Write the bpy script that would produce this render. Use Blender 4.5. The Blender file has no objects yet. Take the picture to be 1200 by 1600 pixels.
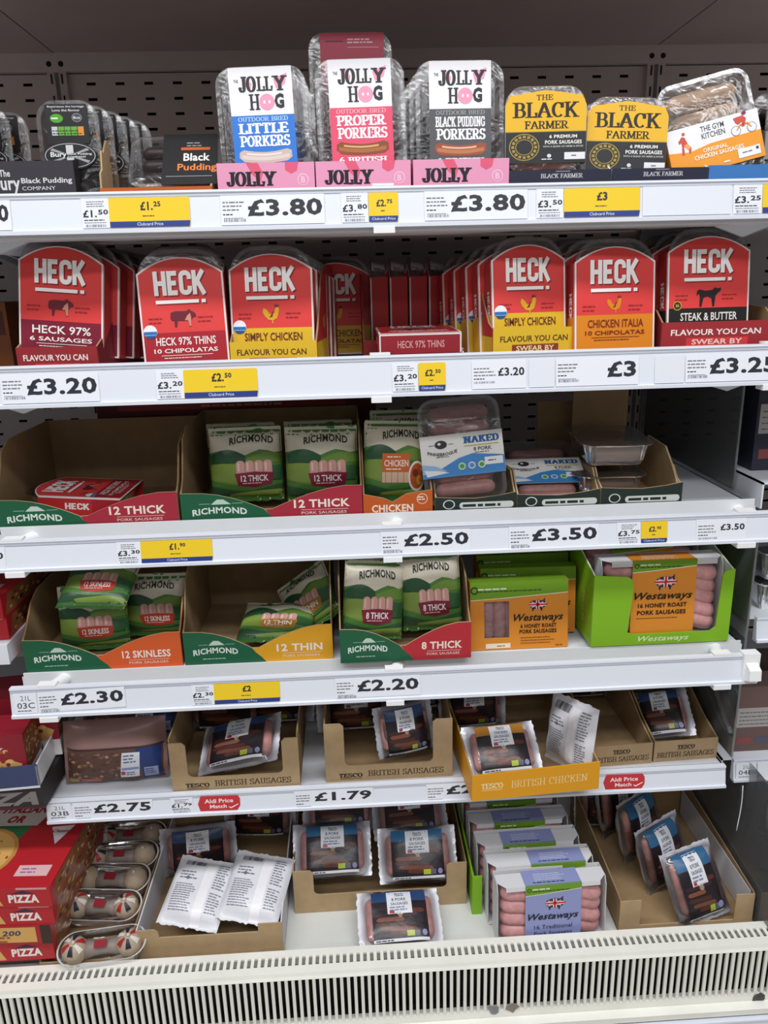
import bpy, bmesh, math, random
from mathutils import Vector, Matrix, Euler
from mathutils.geometry import tessellate_polygon

# ------------------------------------------------------------------ camera, world, lamps, exposure
SC = bpy.context.scene
COL = SC.collection
YAW, PITCH, ROLL = math.radians(2.4668), math.radians(16.5542), math.radians(-1.4805)
CAM = Vector((-.0538, -1.8070, 1.6))
FPX = 1200.0
_f = Vector((math.sin(YAW)*math.cos(PITCH), math.cos(YAW)*math.cos(PITCH), -math.sin(PITCH)))
_r0 = Vector((math.cos(YAW), -math.sin(YAW), 0)); _u0 = _r0.cross(_f)
_r = _r0*math.cos(ROLL) + _u0*math.sin(ROLL); _u = -_r0*math.sin(ROLL) + _u0*math.cos(ROLL)
cd = bpy.data.cameras.new('camera'); cam = bpy.data.objects.new('camera', cd); COL.objects.link(cam)
cd.sensor_fit = 'VERTICAL'; cd.sensor_height = 32.0; cd.lens = 32.0*FPX/1600.0; cd.clip_start = .05
cam.matrix_world = Matrix(((_r.x, _u.x, -_f.x, CAM.x), (_r.y, _u.y, -_f.y, CAM.y), (_r.z, _u.z, -_f.z, CAM.z), (0, 0, 0, 1)))
SC.camera = cam

world = bpy.data.worlds.new('store'); SC.world = world; world.use_nodes = True
world.node_tree.nodes['Background'].inputs[0].default_value = (1.0, .97, .95, 1)
world.node_tree.nodes['Background'].inputs[1].default_value = .16

def lamp(name, loc, size, power, col=(.97, .98, 1)):
    # a linear fitting on the store ceiling above the aisle
    L = bpy.data.lights.new(name, 'AREA'); L.shape = 'RECTANGLE'; L.size, L.size_y = size; L.energy = power; L.color = col
    o = bpy.data.objects.new(name, L); o.location = loc; COL.objects.link(o); return o
lamp('aisle_lamp', (-.5, -1.65, 3.3), (3.4, .30), 48)
lamp('aisle_lamp', (.5, -2.9, 3.3), (3.4, .30), 40)
lamp('aisle_lamp', (0, -4.4, 3.3), (3.4, .30), 22)

SC.view_settings.view_transform = 'Standard'; SC.view_settings.look = 'None'
SC.view_settings.gamma = 1.0; SC.view_settings.use_curve_mapping = False
SC.view_settings.exposure = 0.38
try:
    SC.cycles.transparent_max_bounces = 24
except Exception:
    pass

# ------------------------------------------------------------------ helpers: pixels to places
def ray(u, v): return _f + _r*((u-600)/FPX) - _u*((v-800)/FPX)
def atY(u, v, Y):
    d = ray(u, v); return CAM + d*((Y-CAM.y)/d.y)
def atZ(u, v, Z):
    d = ray(u, v); return CAM + d*((Z-CAM.z)/d.z)

# ------------------------------------------------------------------ helpers: materials
def lin(c): return c/12.92 if c <= .04045 else ((c+.055)/1.055)**2.4
def rgb(h):
    h = h.lstrip('#'); return tuple(lin(int(h[i:i+2], 16)/255) for i in (0, 2, 4))
_M = {}
def mat(h, rough=.5, spec=.4, metal=0.0, noise=0.0, nscale=60, bump=0.0, bscale=200, name=None, alpha=1.0):
    key = (h, rough, spec, metal, noise, nscale, bump, bscale, alpha)
    if key in _M: return _M[key]
    m = bpy.data.materials.new(name or 'm_'+h.strip('#')); m.use_nodes = True
    nt = m.node_tree; b = nt.nodes['Principled BSDF']; c = rgb(h)
    b.inputs['Base Color'].default_value = (*c, 1); b.inputs['Roughness'].default_value = rough
    b.inputs['Metallic'].default_value = metal; b.inputs['Specular IOR Level'].default_value = spec
    b.inputs['Alpha'].default_value = alpha
    if noise or bump: tc = nt.nodes.new('ShaderNodeTexCoord')
    if noise:
        n = nt.nodes.new('ShaderNodeTexNoise'); n.inputs['Scale'].default_value = nscale; n.inputs['Detail'].default_value = 5
        nt.links.new(tc.outputs['Object'], n.inputs['Vector'])
        r = nt.nodes.new('ShaderNodeValToRGB'); k = 1-noise
        r.color_ramp.elements[0].position = .3; r.color_ramp.elements[1].position = .7
        r.color_ramp.elements[0].color = (c[0]*k, c[1]*k, c[2]*k, 1); r.color_ramp.elements[1].color = tuple(min(1, x*(1+noise*.4)) for x in c)+(1,)
        nt.links.new(n.outputs['Fac'], r.inputs['Fac']); nt.links.new(r.outputs['Color'], b.inputs['Base Color'])
    if bump:
        n2 = nt.nodes.new('ShaderNodeTexNoise'); n2.inputs['Scale'].default_value = bscale; n2.inputs['Detail'].default_value = 3
        nt.links.new(tc.outputs['Object'], n2.inputs['Vector'])
        bp = nt.nodes.new('ShaderNodeBump'); bp.inputs['Strength'].default_value = bump; bp.inputs['Distance'].default_value = .002
        nt.links.new(n2.outputs['Fac'], bp.inputs['Height']); nt.links.new(bp.outputs['Normal'], b.inputs['Normal'])
    _M[key] = m; return m
def clear(name, tint=(.96, .96, .97), gl=.06, rough=.12, bump=0.0, bscale=40, haze=0.0, hazecol=(.8, .82, .85)):
    # thin clear plastic: see-through with a fresnel gloss and, where asked, a milky haze
    key = ('clear', name)
    if key in _M: return _M[key]
    m = bpy.data.materials.new(name); m.use_nodes = True; nt = m.node_tree; nt.nodes.clear()
    out = nt.nodes.new('ShaderNodeOutputMaterial'); tr = nt.nodes.new('ShaderNodeBsdfTransparent'); tr.inputs[0].default_value = (*tint, 1)
    g = nt.nodes.new('ShaderNodeBsdfGlossy'); g.inputs['Roughness'].default_value = rough; g.inputs['Color'].default_value = (1, 1, 1, 1)
    fr = nt.nodes.new('ShaderNodeFresnel'); fr.inputs['IOR'].default_value = 1.45
    ad = nt.nodes.new('ShaderNodeMath'); ad.operation = 'ADD'; ad.inputs[1].default_value = gl; ad.use_clamp = True
    nt.links.new(fr.outputs[0], ad.inputs[0])
    mx = nt.nodes.new('ShaderNodeMixShader'); nt.links.new(ad.outputs[0], mx.inputs[0])
    src = tr.outputs[0]
    if haze:
        df = nt.nodes.new('ShaderNodeBsdfDiffuse'); df.inputs[0].default_value = (*hazecol, 1)
        h = nt.nodes.new('ShaderNodeMixShader'); h.inputs[0].default_value = haze
        nt.links.new(tr.outputs[0], h.inputs[1]); nt.links.new(df.outputs[0], h.inputs[2]); src = h.outputs[0]
    nt.links.new(src, mx.inputs[1]); nt.links.new(g.outputs[0], mx.inputs[2]); nt.links.new(mx.outputs[0], out.inputs[0])
    if bump:
        tc = nt.nodes.new('ShaderNodeTexCoord'); n = nt.nodes.new('ShaderNodeTexNoise'); n.inputs['Scale'].default_value = bscale; n.inputs['Distortion'].default_value = 1.2
        bp = nt.nodes.new('ShaderNodeBump'); bp.inputs['Strength'].default_value = bump; bp.inputs['Distance'].default_value = .004
        nt.links.new(tc.outputs['Object'], n.inputs['Vector']); nt.links.new(n.outputs['Fac'], bp.inputs['Height'])
        nt.links.new(bp.outputs['Normal'], g.inputs['Normal']); nt.links.new(bp.outputs['Normal'], fr.inputs['Normal'])
    _M[key] = m; return m

WHITE = mat('#dfe3ea', .42, .4, noise=.05, nscale=9, name='white_enamel')
RAILW = mat('#dde2ec', .35, .45, name='rail_plastic')
CLIPW = mat('#f0f1f3', .4, name='clip_plastic')
CREAM = mat('#eeede4', .5, noise=.06, nscale=14, name='cream_grille')
BACK = mat('#cbbcb5', .6, noise=.07, nscale=7, name='back_steel')
CEIL = mat('#c2b0a9', .6, noise=.08, nscale=5, name='canopy_steel')
DARK = mat('#141214', .8, name='void_dark')
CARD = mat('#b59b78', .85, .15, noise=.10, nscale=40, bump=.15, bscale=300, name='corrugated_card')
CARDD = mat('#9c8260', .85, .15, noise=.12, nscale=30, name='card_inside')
CARDW = mat('#d6d6dc', .7, .2, noise=.04, name='white_card')
FILM = clear('clear_film', gl=.03, rough=.16, bump=.5, bscale=34)
TRAY = clear('clear_tray', tint=(.9, .9, .91), gl=.05, rough=.12, bump=.25, bscale=22, haze=.10, hazecol=(.75, .76, .8))
TRAYD = clear('smoked_tray', tint=(.55, .5, .5), gl=.03, rough=.18, bump=.25, bscale=22, haze=.10, hazecol=(.35, .32, .33))
ACRYL = clear('acrylic_sheet', tint=(.86, .89, .9), gl=.02, rough=.05, haze=.16, hazecol=(.62, .64, .66))
MEAT = mat('#bd8a84', .45, .5, noise=.16, nscale=90, name='raw_sausage')
MEATP = mat('#c4a487', .5, .4, noise=.12, nscale=90, name='pale_sausage')
MEATD = mat('#2a1f1f', .45, .4, noise=.2, nscale=60, name='dark_pudding')

# ------------------------------------------------------------------ helpers: meshes
class MB:
    def __init__(s): s.v = []; s.f = []; s.m = []; s.mats = []; s.smooth = []
    def mi(s, m):
        if m not in s.mats: s.mats.append(m)
        return s.mats.index(m)
    def add(s, vs, fs, m, smooth=False):
        b = len(s.v); s.v += [tuple(x) for x in vs]; i = s.mi(m)
        for f in fs: s.f.append([b+k for k in f]); s.m.append(i); s.smooth.append(smooth)
        return s
    def box(s, x0, x1, y0, y1, z0, z1, m):
        v = [(x, y, z) for z in (z0, z1) for y in (y0, y1) for x in (x0, x1)]
        return s.add(v, [(0, 2, 3, 1), (4, 5, 7, 6), (0, 1, 5, 4), (2, 6, 7, 3), (0, 4, 6, 2), (1, 3, 7, 5)], m)
    def prism(s, pts, fn0, fn1, m, cap=True, smooth=False):
        # pts: outline; fn0 / fn1 map each outline point to the two ends
        n = len(pts); v = [fn0(p) for p in pts]+[fn1(p) for p in pts]
        f = [(i, (i+1) % n, n+(i+1) % n, n+i) for i in range(n)]
        s.add(v, f, m, smooth)
        if cap:
            tri = tessellate_polygon([[Vector((p[0], p[1], 0)) for p in pts]])
            s.add([fn0(p) for p in pts], [tuple(t) for t in tri], m); s.add([fn1(p) for p in pts], [tuple(t)[::-1] for t in tri], m)
        return s
    def slabY(s, pts, y0, y1, m): return s.prism(pts, lambda p: (p[0], y0, p[1]), lambda p: (p[0], y1, p[1]), m)   # outline in x,z
    def slabX(s, pts, x0, x1, m): return s.prism(pts, lambda p: (x0, p[0], p[1]), lambda p: (x1, p[0], p[1]), m)   # outline in y,z
    def slabZ(s, pts, z0, z1, m): return s.prism(pts, lambda p: (p[0], p[1], z0), lambda p: (p[0], p[1], z1), m)   # outline in x,y
    def rings(s, rings, m, close0=True, close1=True, smooth=True):
        n = len(rings[0]); v = [p for r in rings for p in r]; f = []
        for k in range(len(rings)-1):
            for i in range(n): f.append((k*n+i, k*n+(i+1) % n, (k+1)*n+(i+1) % n, (k+1)*n+i))
        if close0: f.append(tuple(range(n))[::-1])
        if close1: f.append(tuple(range((len(rings)-1)*n, len(rings)*n)))
        return s.add(v, f, m, smooth)
    def capsule(s, p0, p1, r, m, n=10, bend=None):
        p0, p1 = Vector(p0), Vector(p1); d = (p1-p0).normalized()
        a = d.orthogonal().normalized(); b = d.cross(a); rr = []
        L = (p1-p0).length
        for t, k in ((0, .35), (r*.35, .78), (r*.9, 1), (L*.5, 1.03), (L-r*.9, 1), (L-r*.35, .78), (L, .35)):
            c = p0+d*t
            if bend is not None: c = c+Vector(bend)*(1-(2*t/L-1)**2)
            rr.append([c+(a*math.cos(2*math.pi*i/n)+b*math.sin(2*math.pi*i/n))*r*k for i in range(n)])
        return s.rings(rr, m)
    def mesh(s, name):
        me = bpy.data.meshes.new(name); me.from_pydata(s.v, [], s.f)
        for m in s.mats: me.materials.append(m)
        me.polygons.foreach_set('material_index', s.m); me.polygons.foreach_set('use_smooth', s.smooth)
        bm = bmesh.new(); bm.from_mesh(me); bmesh.ops.recalc_face_normals(bm, faces=bm.faces) if getattr(s, 'recalc', True) else None
        bm.to_mesh(me); bm.free(); me.update(); return me
    def build(s, name, parent=None, **kw):
        o = bpy.data.objects.new(name, s.mesh(name)); COL.objects.link(o)
        if parent is not None: o.parent = parent
        for k, x in kw.items(): o[k] = x
        return o
def tag(o, label, cat, group=None, kind=None):
    o['label'] = label
    if cat: o['category'] = cat
    if group: o['group'] = group
    if kind: o['kind'] = kind
    return o
def empty(name, label=None, cat=None, group=None):
    o = bpy.data.objects.new(name, None); o.empty_display_size = .02; COL.objects.link(o)
    if label: tag(o, label, cat, group)
    return o
def kids(o): return [c for c in o.children]
def copy_tree(o, parent=None):
    c = o.copy(); COL.objects.link(c); c.parent = parent
    for ch in list(o.children): copy_tree(ch, c)
    return c
def place(o, loc, rx=0, ry=0, rz=0):
    o.location = loc; o.rotation_euler = Euler((math.radians(rx), math.radians(ry), math.radians(rz)), 'XYZ'); return o
def dup(o, label, loc, rx=0, ry=0, rz=0, group=None):
    c = copy_tree(o); c['label'] = label
    if group: c['group'] = group
    return place(c, loc, rx, ry, rz)

def rrect(x0, x1, y0, y1, r, n=5):
    if isinstance(r, (int, float)): r = (r, r, r, r)     # bl, br, tr, tl
    pts = []
    for (cx, cy, a0, q) in ((x0+r[0], y0+r[0], 180, r[0]), (x1-r[1], y0+r[1], 270, r[1]), (x1-r[2], y1-r[2], 0, r[2]), (x0+r[3], y1-r[3], 90, r[3])):
        for k in range(n+1):
            a = math.radians(a0+90*k/n); pts.append((cx+q*math.cos(a), cy+q*math.sin(a)))
    return pts
def ell(cx, cy, rx, ry, n=24): return [(cx+rx*math.cos(2*math.pi*k/n), cy+ry*math.sin(2*math.pi*k/n)) for k in range(n)]

# ------------------------------------------------------------------ helpers: lettering
_T = {}
def text2d(s, bold=.0, shear=0.0):
    key = (s, bold, shear)
    if key in _T: return _T[key]
    c = bpy.data.curves.new('t', 'FONT'); c.body = s; c.size = 1; c.resolution_u = 2; c.offset = bold; c.shear = shear; c.fill_mode = 'FRONT'
    if bold > .02: c.space_character = 1+bold*2
    o = bpy.data.objects.new('t', c); COL.objects.link(o)
    me = bpy.data.meshes.new_from_object(o.evaluated_get(bpy.context.evaluated_depsgraph_get()))
    vs = [(v.co.x, v.co.y) for v in me.vertices]; fs = [tuple(p.vertices) for p in me.polygons]
    bpy.data.objects.remove(o); bpy.data.curves.remove(c); bpy.data.meshes.remove(me)
    _T[key] = norm2d(vs, fs); return _T[key]
def norm2d(vs, fs):
    if not vs: return ([], [], 1)
    x0 = min(p[0] for p in vs); x1 = max(p[0] for p in vs); y0 = min(p[1] for p in vs); y1 = max(p[1] for p in vs)
    W, H = max(x1-x0, 1e-6), max(y1-y0, 1e-6)
    return ([((x-x0)/W, (y-y0)/H) for x, y in vs], fs, W/H)
# a slab-serif alphabet drawn with strokes: (advance, strokes, serif feet)
def _arc(cx, cy, rx, ry, a0, a1, n=9): return [(cx+rx*math.cos(math.radians(a0+(a1-a0)*k/n)), cy+ry*math.sin(math.radians(a0+(a1-a0)*k/n))) for k in range(n+1)]
_S = {
 'A': (.86, [[(.1, .03), (.43, .97)], [(.43, .97), (.76, .03)], [(.24, .36), (.62, .36)]], [(.1, 0), (.76, 0)]),
 'B': (.76, [[(.18, 0), (.18, 1)], [(.18, .96), (.4, .96)]+_arc(.4, .74, .2, .22, 80, -90)+[(.18, .52)], [(.18, .52), (.42, .52)]+_arc(.42, .28, .24, .24, 80, -90)+[(.18, .04)]], [(.14, 0), (.14, 1)]),
 'C': (.78, [_arc(.42, .5, .3, .46, 45, 315, 14), [(.66, .62), (.66, .97)]], []),
 'D': (.82, [[(.18, 0), (.18, 1)], [(.18, .96), (.38, .96)]+_arc(.38, .5, .32, .46, 85, -90, 12)+[(.18, .04)]], [(.14, 0), (.14, 1)]),
 'E': (.72, [[(.18, 0), (.18, 1)], [(.18, .96), (.62, .96), (.62, .74)], [(.18, .52), (.46, .52), (.46, .62), (.46, .42)], [(.18, .04), (.64, .04), (.64, .28)]], [(.14, 0), (.14, 1)]),
 'F': (.68, [[(.18, 0), (.18, 1)], [(.18, .96), (.6, .96), (.6, .72)], [(.18, .5), (.44, .5), (.44, .62), (.44, .4)]], [(.18, 0), (.14, 1)]),
 'G': (.84, [_arc(.42, .5, .3, .46, 45, 340, 14), [(.7, .05), (.7, .44)], [(.52, .44), (.8, .44)], [(.66, .64), (.66, .97)]], []),
 'H': (.9, [[(.2, 0), (.2, 1)], [(.7, 0), (.7, 1)], [(.2, .5), (.7, .5)]], [(.2, 0), (.2, 1), (.7, 0), (.7, 1)]),
 'I': (.42, [[(.21, 0), (.21, 1)]], [(.21, 0), (.21, 1)]),
 'J': (.6, [[(.42, 1), (.42, .25)]+_arc(.24, .24, .18, .2, 0, -180, 8)+[(.06, .32)]], [(.42, 1)]),
 'K': (.86, [[(.2, 0), (.2, 1)], [(.7, .97), (.24, .42)], [(.38, .58), (.74, .03)]], [(.2, 0), (.2, 1), (.7, 1), (.74, 0)]),
 'L': (.68, [[(.2, 0), (.2, 1)], [(.2, .04), (.62, .04), (.62, .32)]], [(.16, 0), (.2, 1)]),
 'M': (1.04, [[(.18, 0), (.18, 1)], [(.18, .97), (.52, .1)], [(.52, .1), (.86, .97)], [(.86, 0), (.86, 1)]], [(.18, 0), (.16, 1), (.86, 0), (.88, 1)]),
 'N': (.92, [[(.2, 0), (.2, 1)], [(.2, .97), (.72, .03)], [(.72, 0), (.72, 1)]], [(.2, 0), (.16, 1), (.72, 1)]),
 'O': (.82, [_arc(.41, .5, .31, .46, 0, 360, 20)], []),
 'P': (.72, [[(.18, 0), (.18, 1)], [(.18, .96), (.4, .96)]+_arc(.4, .7, .24, .26, 80, -90)+[(.18, .44)]], [(.18, 0), (.14, 1)]),
 'R': (.8, [[(.18, 0), (.18, 1)], [(.18, .96), (.4, .96)]+_arc(.4, .72, .22, .24, 80, -90)+[(.18, .48)], [(.38, .48), (.68, .03)]], [(.18, 0), (.14, 1), (.7, 0)]),
 'S': (.66, [_arc(.33, .73, .22, .23, 50, 270, 10)+_arc(.33, .27, .24, .23, 90, -130, 10), [(.53, .74), (.53, .98)], [(.1, .02), (.1, .28)]], []),
 'T': (.74, [[(.37, 0), (.37, 1)], [(.08, .74), (.08, .96), (.66, .96), (.66, .74)]], [(.37, 0)]),
 'U': (.86, [[(.2, 1), (.2, .28)]+_arc(.43, .28, .23, .24, 180, 360, 10)+[(.66, .28), (.66, 1)]], [(.2, 1), (.66, 1)]),
 'Y': (.82, [[(.41, 0), (.41, .45)], [(.1, .97), (.41, .45)], [(.41, .45), (.72, .97)]], [(.41, 0), (.1, 1), (.72, 1)]),
 '6': (.66, [_arc(.33, .3, .22, .27, 0, 360, 16), [(.11, .3), (.13, .6), (.3, .9), (.5, .97)]], []),
 '1': (.5, [[(.27, 0), (.27, 1)], [(.08, .8), (.27, .96)]], [(.27, 0)]),
 '2': (.64, [_arc(.3, .72, .22, .24, 170, -20, 9)+[(.4, .4), (.08, .05), (.56, .05), (.56, .22)]], []),
 'h': (.68, [[(.12, 0), (.12, 1)], [(.54, 0), (.54, 1)], [(.12, .5), (.54, .5)]], []),      # plain block letters
 'e': (.60, [[(.12, 0), (.12, 1)], [(.12, .9), (.52, .9)], [(.12, .5), (.47, .5)], [(.12, .1), (.52, .1)]], []),
 'c': (.66, [[(.54, .64), (.54, .76)]+_arc(.33, .76, .21, .15, 0, 180, 8)+[(.12, .24)]+_arc(.33, .24, .21, .15, 180, 360, 8)+[(.54, .36)]], []),
 'k': (.70, [[(.12, 0), (.12, 1)], [(.58, 1), (.14, .40)], [(.24, .62), (.60, 0)]], []),
 ' ': (.4, [], [])}
def serif2d(s, thick=.2, thin=.08):
    key = ('serif', s, thick, thin)
    if key in _T: return _T[key]
    vs, fs, X, ly, cur = [], [], 0, [], [0]
    def quad(a, b, c, d): k = len(vs); vs.extend((a, b, c, d)); ly.extend([cur[0]]*4); fs.append((k, k+1, k+2, k+3))
    for ch in s:
        adv, strokes, feet = _S.get(ch, _S[' '])
        cur[0] = 0
        for st in strokes:
            cur[0] += 1; L, Rr = [], []
            for i, p in enumerate(st):
                a = st[max(i-1, 0)]; b = st[min(i+1, len(st)-1)]
                if i and i < len(st)-1 or len(st) > 12 and st[0] == st[-1]: pass
                dx, dy = b[0]-a[0], b[1]-a[1]
                if len(st) > 12 and abs(st[0][0]-st[-1][0])+abs(st[0][1]-st[-1][1]) < .01 and i in (0, len(st)-1): dx, dy = 0, 1
                l = math.hypot(dx, dy) or 1; w = (thin+(thick-thin)*(abs(dy)/l)**1.5)/2
                L.append((X+p[0]-dy/l*w, p[1]+dx/l*w)); Rr.append((X+p[0]+dy/l*w, p[1]-dx/l*w))
            for i in range(len(st)-1): quad(L[i], L[i+1], Rr[i+1], Rr[i])
        for fx, fy in feet:
            cur[0] += 1; y0 = 0 if fy < .5 else 1-thin; w = thick*.5+.1; quad((X+fx-w, y0), (X+fx+w, y0), (X+fx+w, y0+thin), (X+fx-w, y0+thin))
        X += adv+max(0, thick-.2)*.4
    _T[key] = norm2d(vs, fs)+(ly,); return _T[key]

class Canvas:
    """Flat print laid on a face. Units are millimetres from the face's lower-left corner; fn maps (u, v, off) in mm to metres."""
    def __init__(s, fn, tess=None, film=False): s.film = film; s.fn = fn; s.mb = MB(); s.mb.recalc = False; s.k = 0; s.tess = tess; s.rot = None
    def _put(s, vs, fs, m, lay, ly=None):
        off = .12+.07*lay
        s.mb.add([s.fn(p[0], p[1], off+(.02*ly[i] if ly else 0)) for i, p in enumerate(vs)], fs, m, s.film)
    def P(s, pts, c, same=False):
        if not same: s.k += 1
        m = c if not isinstance(c, str) else (fink(c) if s.film else ink(c))
        vs = [tuple(p) for p in pts]; fs = [tuple(t) for t in tessellate_polygon([[Vector((p[0], p[1], 0)) for p in pts]])]
        if s.tess:
            bm = bmesh.new(); bv = [bm.verts.new((p[0], p[1], 0)) for p in vs]
            for f in fs:
                try: bm.faces.new([bv[i] for i in f])
                except Exception: pass
            for _ in range(5):
                E = [e for e in bm.edges if e.calc_length() > s.tess]
                if not E: break
                bmesh.ops.subdivide_edges(bm, edges=E, cuts=1); bmesh.ops.triangulate(bm, faces=bm.faces[:])
            bm.verts.index_update(); vs = [(v.co.x, v.co.y) for v in bm.verts]; fs = [tuple(v.index for v in f.verts) for f in bm.faces]; bm.free()
        s._put(vs, fs, m, s.k); return s
    def R(s, x, y, w, h, c, same=False): return s.P([(x, y), (x+w, y), (x+w, y+h), (x, y+h)], c, same)
    def E(s, cx, cy, rx, ry, c, same=False, n=20): return s.P(ell(cx, cy, rx, ry, n), c, same)
    def T(s, txt, x, y, w, h, c, bold=.015, serif=None, shear=0.0, bend=0.0, align='f', rot=0.0):
        # align 'f': fit the box w x h; 'l' / 'c': keep the letters' own width at height h
        ly = None
        if serif: vs, fs, asp, ly = serif2d(txt, *serif)
        else: vs, fs, asp = text2d(txt, bold, shear)
        W = w if align == 'f' else h*asp
        if align == 'c': x = x-W/2
        out = []
        ca, sa = math.cos(math.radians(rot)), math.sin(math.radians(rot))
        for a, b in vs:
            px, py = a*W, b*h+bend*(1-(2*a-1)**2)
            out.append((x+px*ca-py*sa, y+px*sa+py*ca))
        s._put(out, fs, ink(c) if isinstance(c, str) else c, s.k+1+(3 if s.film else 0), ly); return s
    def lines(s, x, y, w, n, dy, th, c, seed=1):
        rd = random.Random(seed); vs, fs = [], []
        for i in range(n):
            px = x; yy = y-i*dy; end = x+w*rd.uniform(.75, 1)
            while px < end-th:
                l = min(rd.uniform(1.5, 5)*th, end-px); k = len(vs)
                vs += [(px, yy), (px+l, yy), (px+l, yy+th), (px, yy+th)]; fs.append((k, k+1, k+2, k+3)); px += l+th*.7
        s._put(vs, fs, ink(c), s.k+1+(3 if s.film else 0)); return s
    def bars(s, x, y, w, h, c, seed=2):
        rd = random.Random(seed); vs, fs = [], []; px = x
        while px < x+w:
            l = rd.choice((.3, .3, .6, .9))*w/22; k = len(vs)
            n = 5 if s.film else 1
            for j in range(n+1): vs += [(px, y+h*j/n), (px+l, y+h*j/n)]
            fs += [(k+2*j, k+2*j+1, k+2*j+3, k+2*j+2) for j in range(n)]; px += l+rd.choice((.4, .6, .9))*w/22
        s._put(vs, fs, ink(c), s.k+1+(5 if s.film else 0)); return s
    def build(s, name, parent, **kw): return s.mb.build(name, parent, **kw) if s.mb.f else None
def ink(h): return mat(h, .42, .35)
def fink(h): return mat(h, .30, .5, bump=.55, bscale=38)
def front(w, y=0.0, z=0.0):
    # face looking at the aisle (-y), its lower-left corner at x = -w/2
    return lambda u, v, o: ((u-w/2)/1000, y-o/1000, z+v/1000)


# ------------------------------------------------------------------ the cabinet
HX = .625                       # half a bay
RAILS = {1: (-.654, 1.7300), 2: (-.654, 1.4985), 3: (-.645, 1.2310), 4: (-.653, .9805), 5: (-.597, .7215)}
SHELF = {1: 1.705, 2: 1.470, 3: 1.226, 4: .974, 5: .717, 6: .400}
FRONTY = {1: -.625, 2: -.625, 3: -.60, 4: -.605, 5: -.59, 6: -.66}
def slotted(x0, x1, z0, z1, px=.059, pz=.029, sw=.0185, sh=.0055):
    mb = MB(); nx = int((x1-x0-.03)/px); nz = int((z1-z0-.02)/pz)
    ox = x0+((x1-x0)-nx*px)/2; oz = z1-nz*pz-.004
    xs = [x0]; zs = [z0]
    for i in range(nx): c = ox+(i+.5)*px; xs += [c-sw/2, c+sw/2]
    for j in range(nz): c = oz+(j+.5)*pz; zs += [c-sh/2, c+sh/2]
    xs.append(x1); zs.append(z1)
    v = [(x, 0, z) for z in zs for x in xs]; n = len(xs); f = []
    for j in range(len(zs)-1):
        for i in range(len(xs)-1):
            if i % 2 == 1 and j % 2 == 1: continue
            f.append((j*n+i, j*n+i+1, (j+1)*n+i+1, (j+1)*n+i))
    mb.add(v, f, BACK); return mb
wb = slotted(-HX+.019, HX-.019, .40, 2.03).build('wall_back'); tag(wb, 'grey steel back panel with rows of short slots', None, kind='structure')
for i, dx in enumerate((-2*HX, 2*HX)):
    o = wb.copy(); COL.objects.link(o); o.location.x = dx
    o['label'] = ('grey slotted steel back panel of the bay with the pizzas', 'grey slotted steel back panel of the bay past the clear divider')[i]
v = MB(); v.box(-1.95, 1.95, .03, .05, .0, 2.06, DARK); tag(v.build('wall_rear_shade'), 'near-black sheet standing in for shade behind the slotted back panel', None, kind='structure')  # the shade seen through the slots is put into this sheet's colour
for i, x in enumerate((-HX, HX)):
    t = MB(); t.box(x-.019, x+.019, -.012, .03, .4, 2.032, BACK); t.box(x-.0035, x+.0035, -.0135, -.011, .4, 2.03, mat('#6f6866', .6))
    for k in range(40):
        z = .45+k*.04; t.box(x-.012, x-.009, -.0135, -.011, z, z+.018, DARK); t.box(x+.009, x+.012, -.0135, -.011, z, z+.018, DARK)
    tag(t.build('trim_%d' % (i+1)), ('steel upright where the pizza bay meets the sausage bay', 'steel upright between the sausage bay and the clear divider')[i], None, kind='structure')
t = MB(); t.box(-1.95, 1.95, -.014, .03, 2.032, 2.066, BACK)
for x in (-HX, HX):
    for s in (-.012, .012): t.prism(ell(x+s, 2.046, .0055, .0055, 10), lambda p: (p[0], -.0145, p[1]), lambda p: (p[0], -.0135, p[1]), DARK)
tag(t.build('trim_3'), 'steel strip joining the back panel to the canopy', None, kind='structure')
for i, (x0, x1) in enumerate(((-1.95, -HX-.0015), (-HX+.0015, HX-.0015), (HX+.0015, 1.95))):
    c = MB(); c.box(x0, x1, -.70, .03, 2.066, 2.09, CEIL)
    o = c.build('ceiling' if i == 0 else 'ceiling.%03d' % i)
    tag(o, ('canopy underside panel over the pizza bay', 'canopy underside panel over the sausage bay', 'canopy underside panel past the clear divider')[i], None, kind='structure')
c = MB(); c.box(-1.95, 1.95, -.70, .03, 2.091, 2.13, DARK); c.box(-1.95, 1.95, -.72, -.70, 2.06, 2.30, WHITE)
tag(c.build('trim_4'), 'canopy top and fascia of the chiller', None, kind='structure')
# canopy brackets at the bay joints
for i, (x, y) in enumerate(((HX, -.30), (-HX, -.33))):
    b = MB(); b.box(x-.018, x+.018, y-.10, y, 2.060, 2.066, BACK)
    for k in (.02, .055): b.prism(ell(x, y-k, .006, .006, 10), lambda p: (p[0], p[1], 2.0595), lambda p: (p[0], p[1], 2.0605), DARK)
    tag(b.build('canopy_bracket'), ('drilled steel plate under the canopy above the chicken sausage tray', 'drilled steel plate under the canopy above the black pudding boxes')[i], 'bracket')
fl = MB(); fl.box(-4, 4, -6, .3, -.02, 0, mat('#b9b4aa', .3, noise=.05)); tag(fl.build('floor'), 'pale store floor', None, kind='structure')
bd = MB(); bd.box(-1.95, 1.95, -.68, .03, .385, .398, mat('#dadcd8', .4, noise=.05, nscale=6)); tag(bd.build('trim_5'), 'white bottom deck of the chiller', None, kind='structure')

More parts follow.
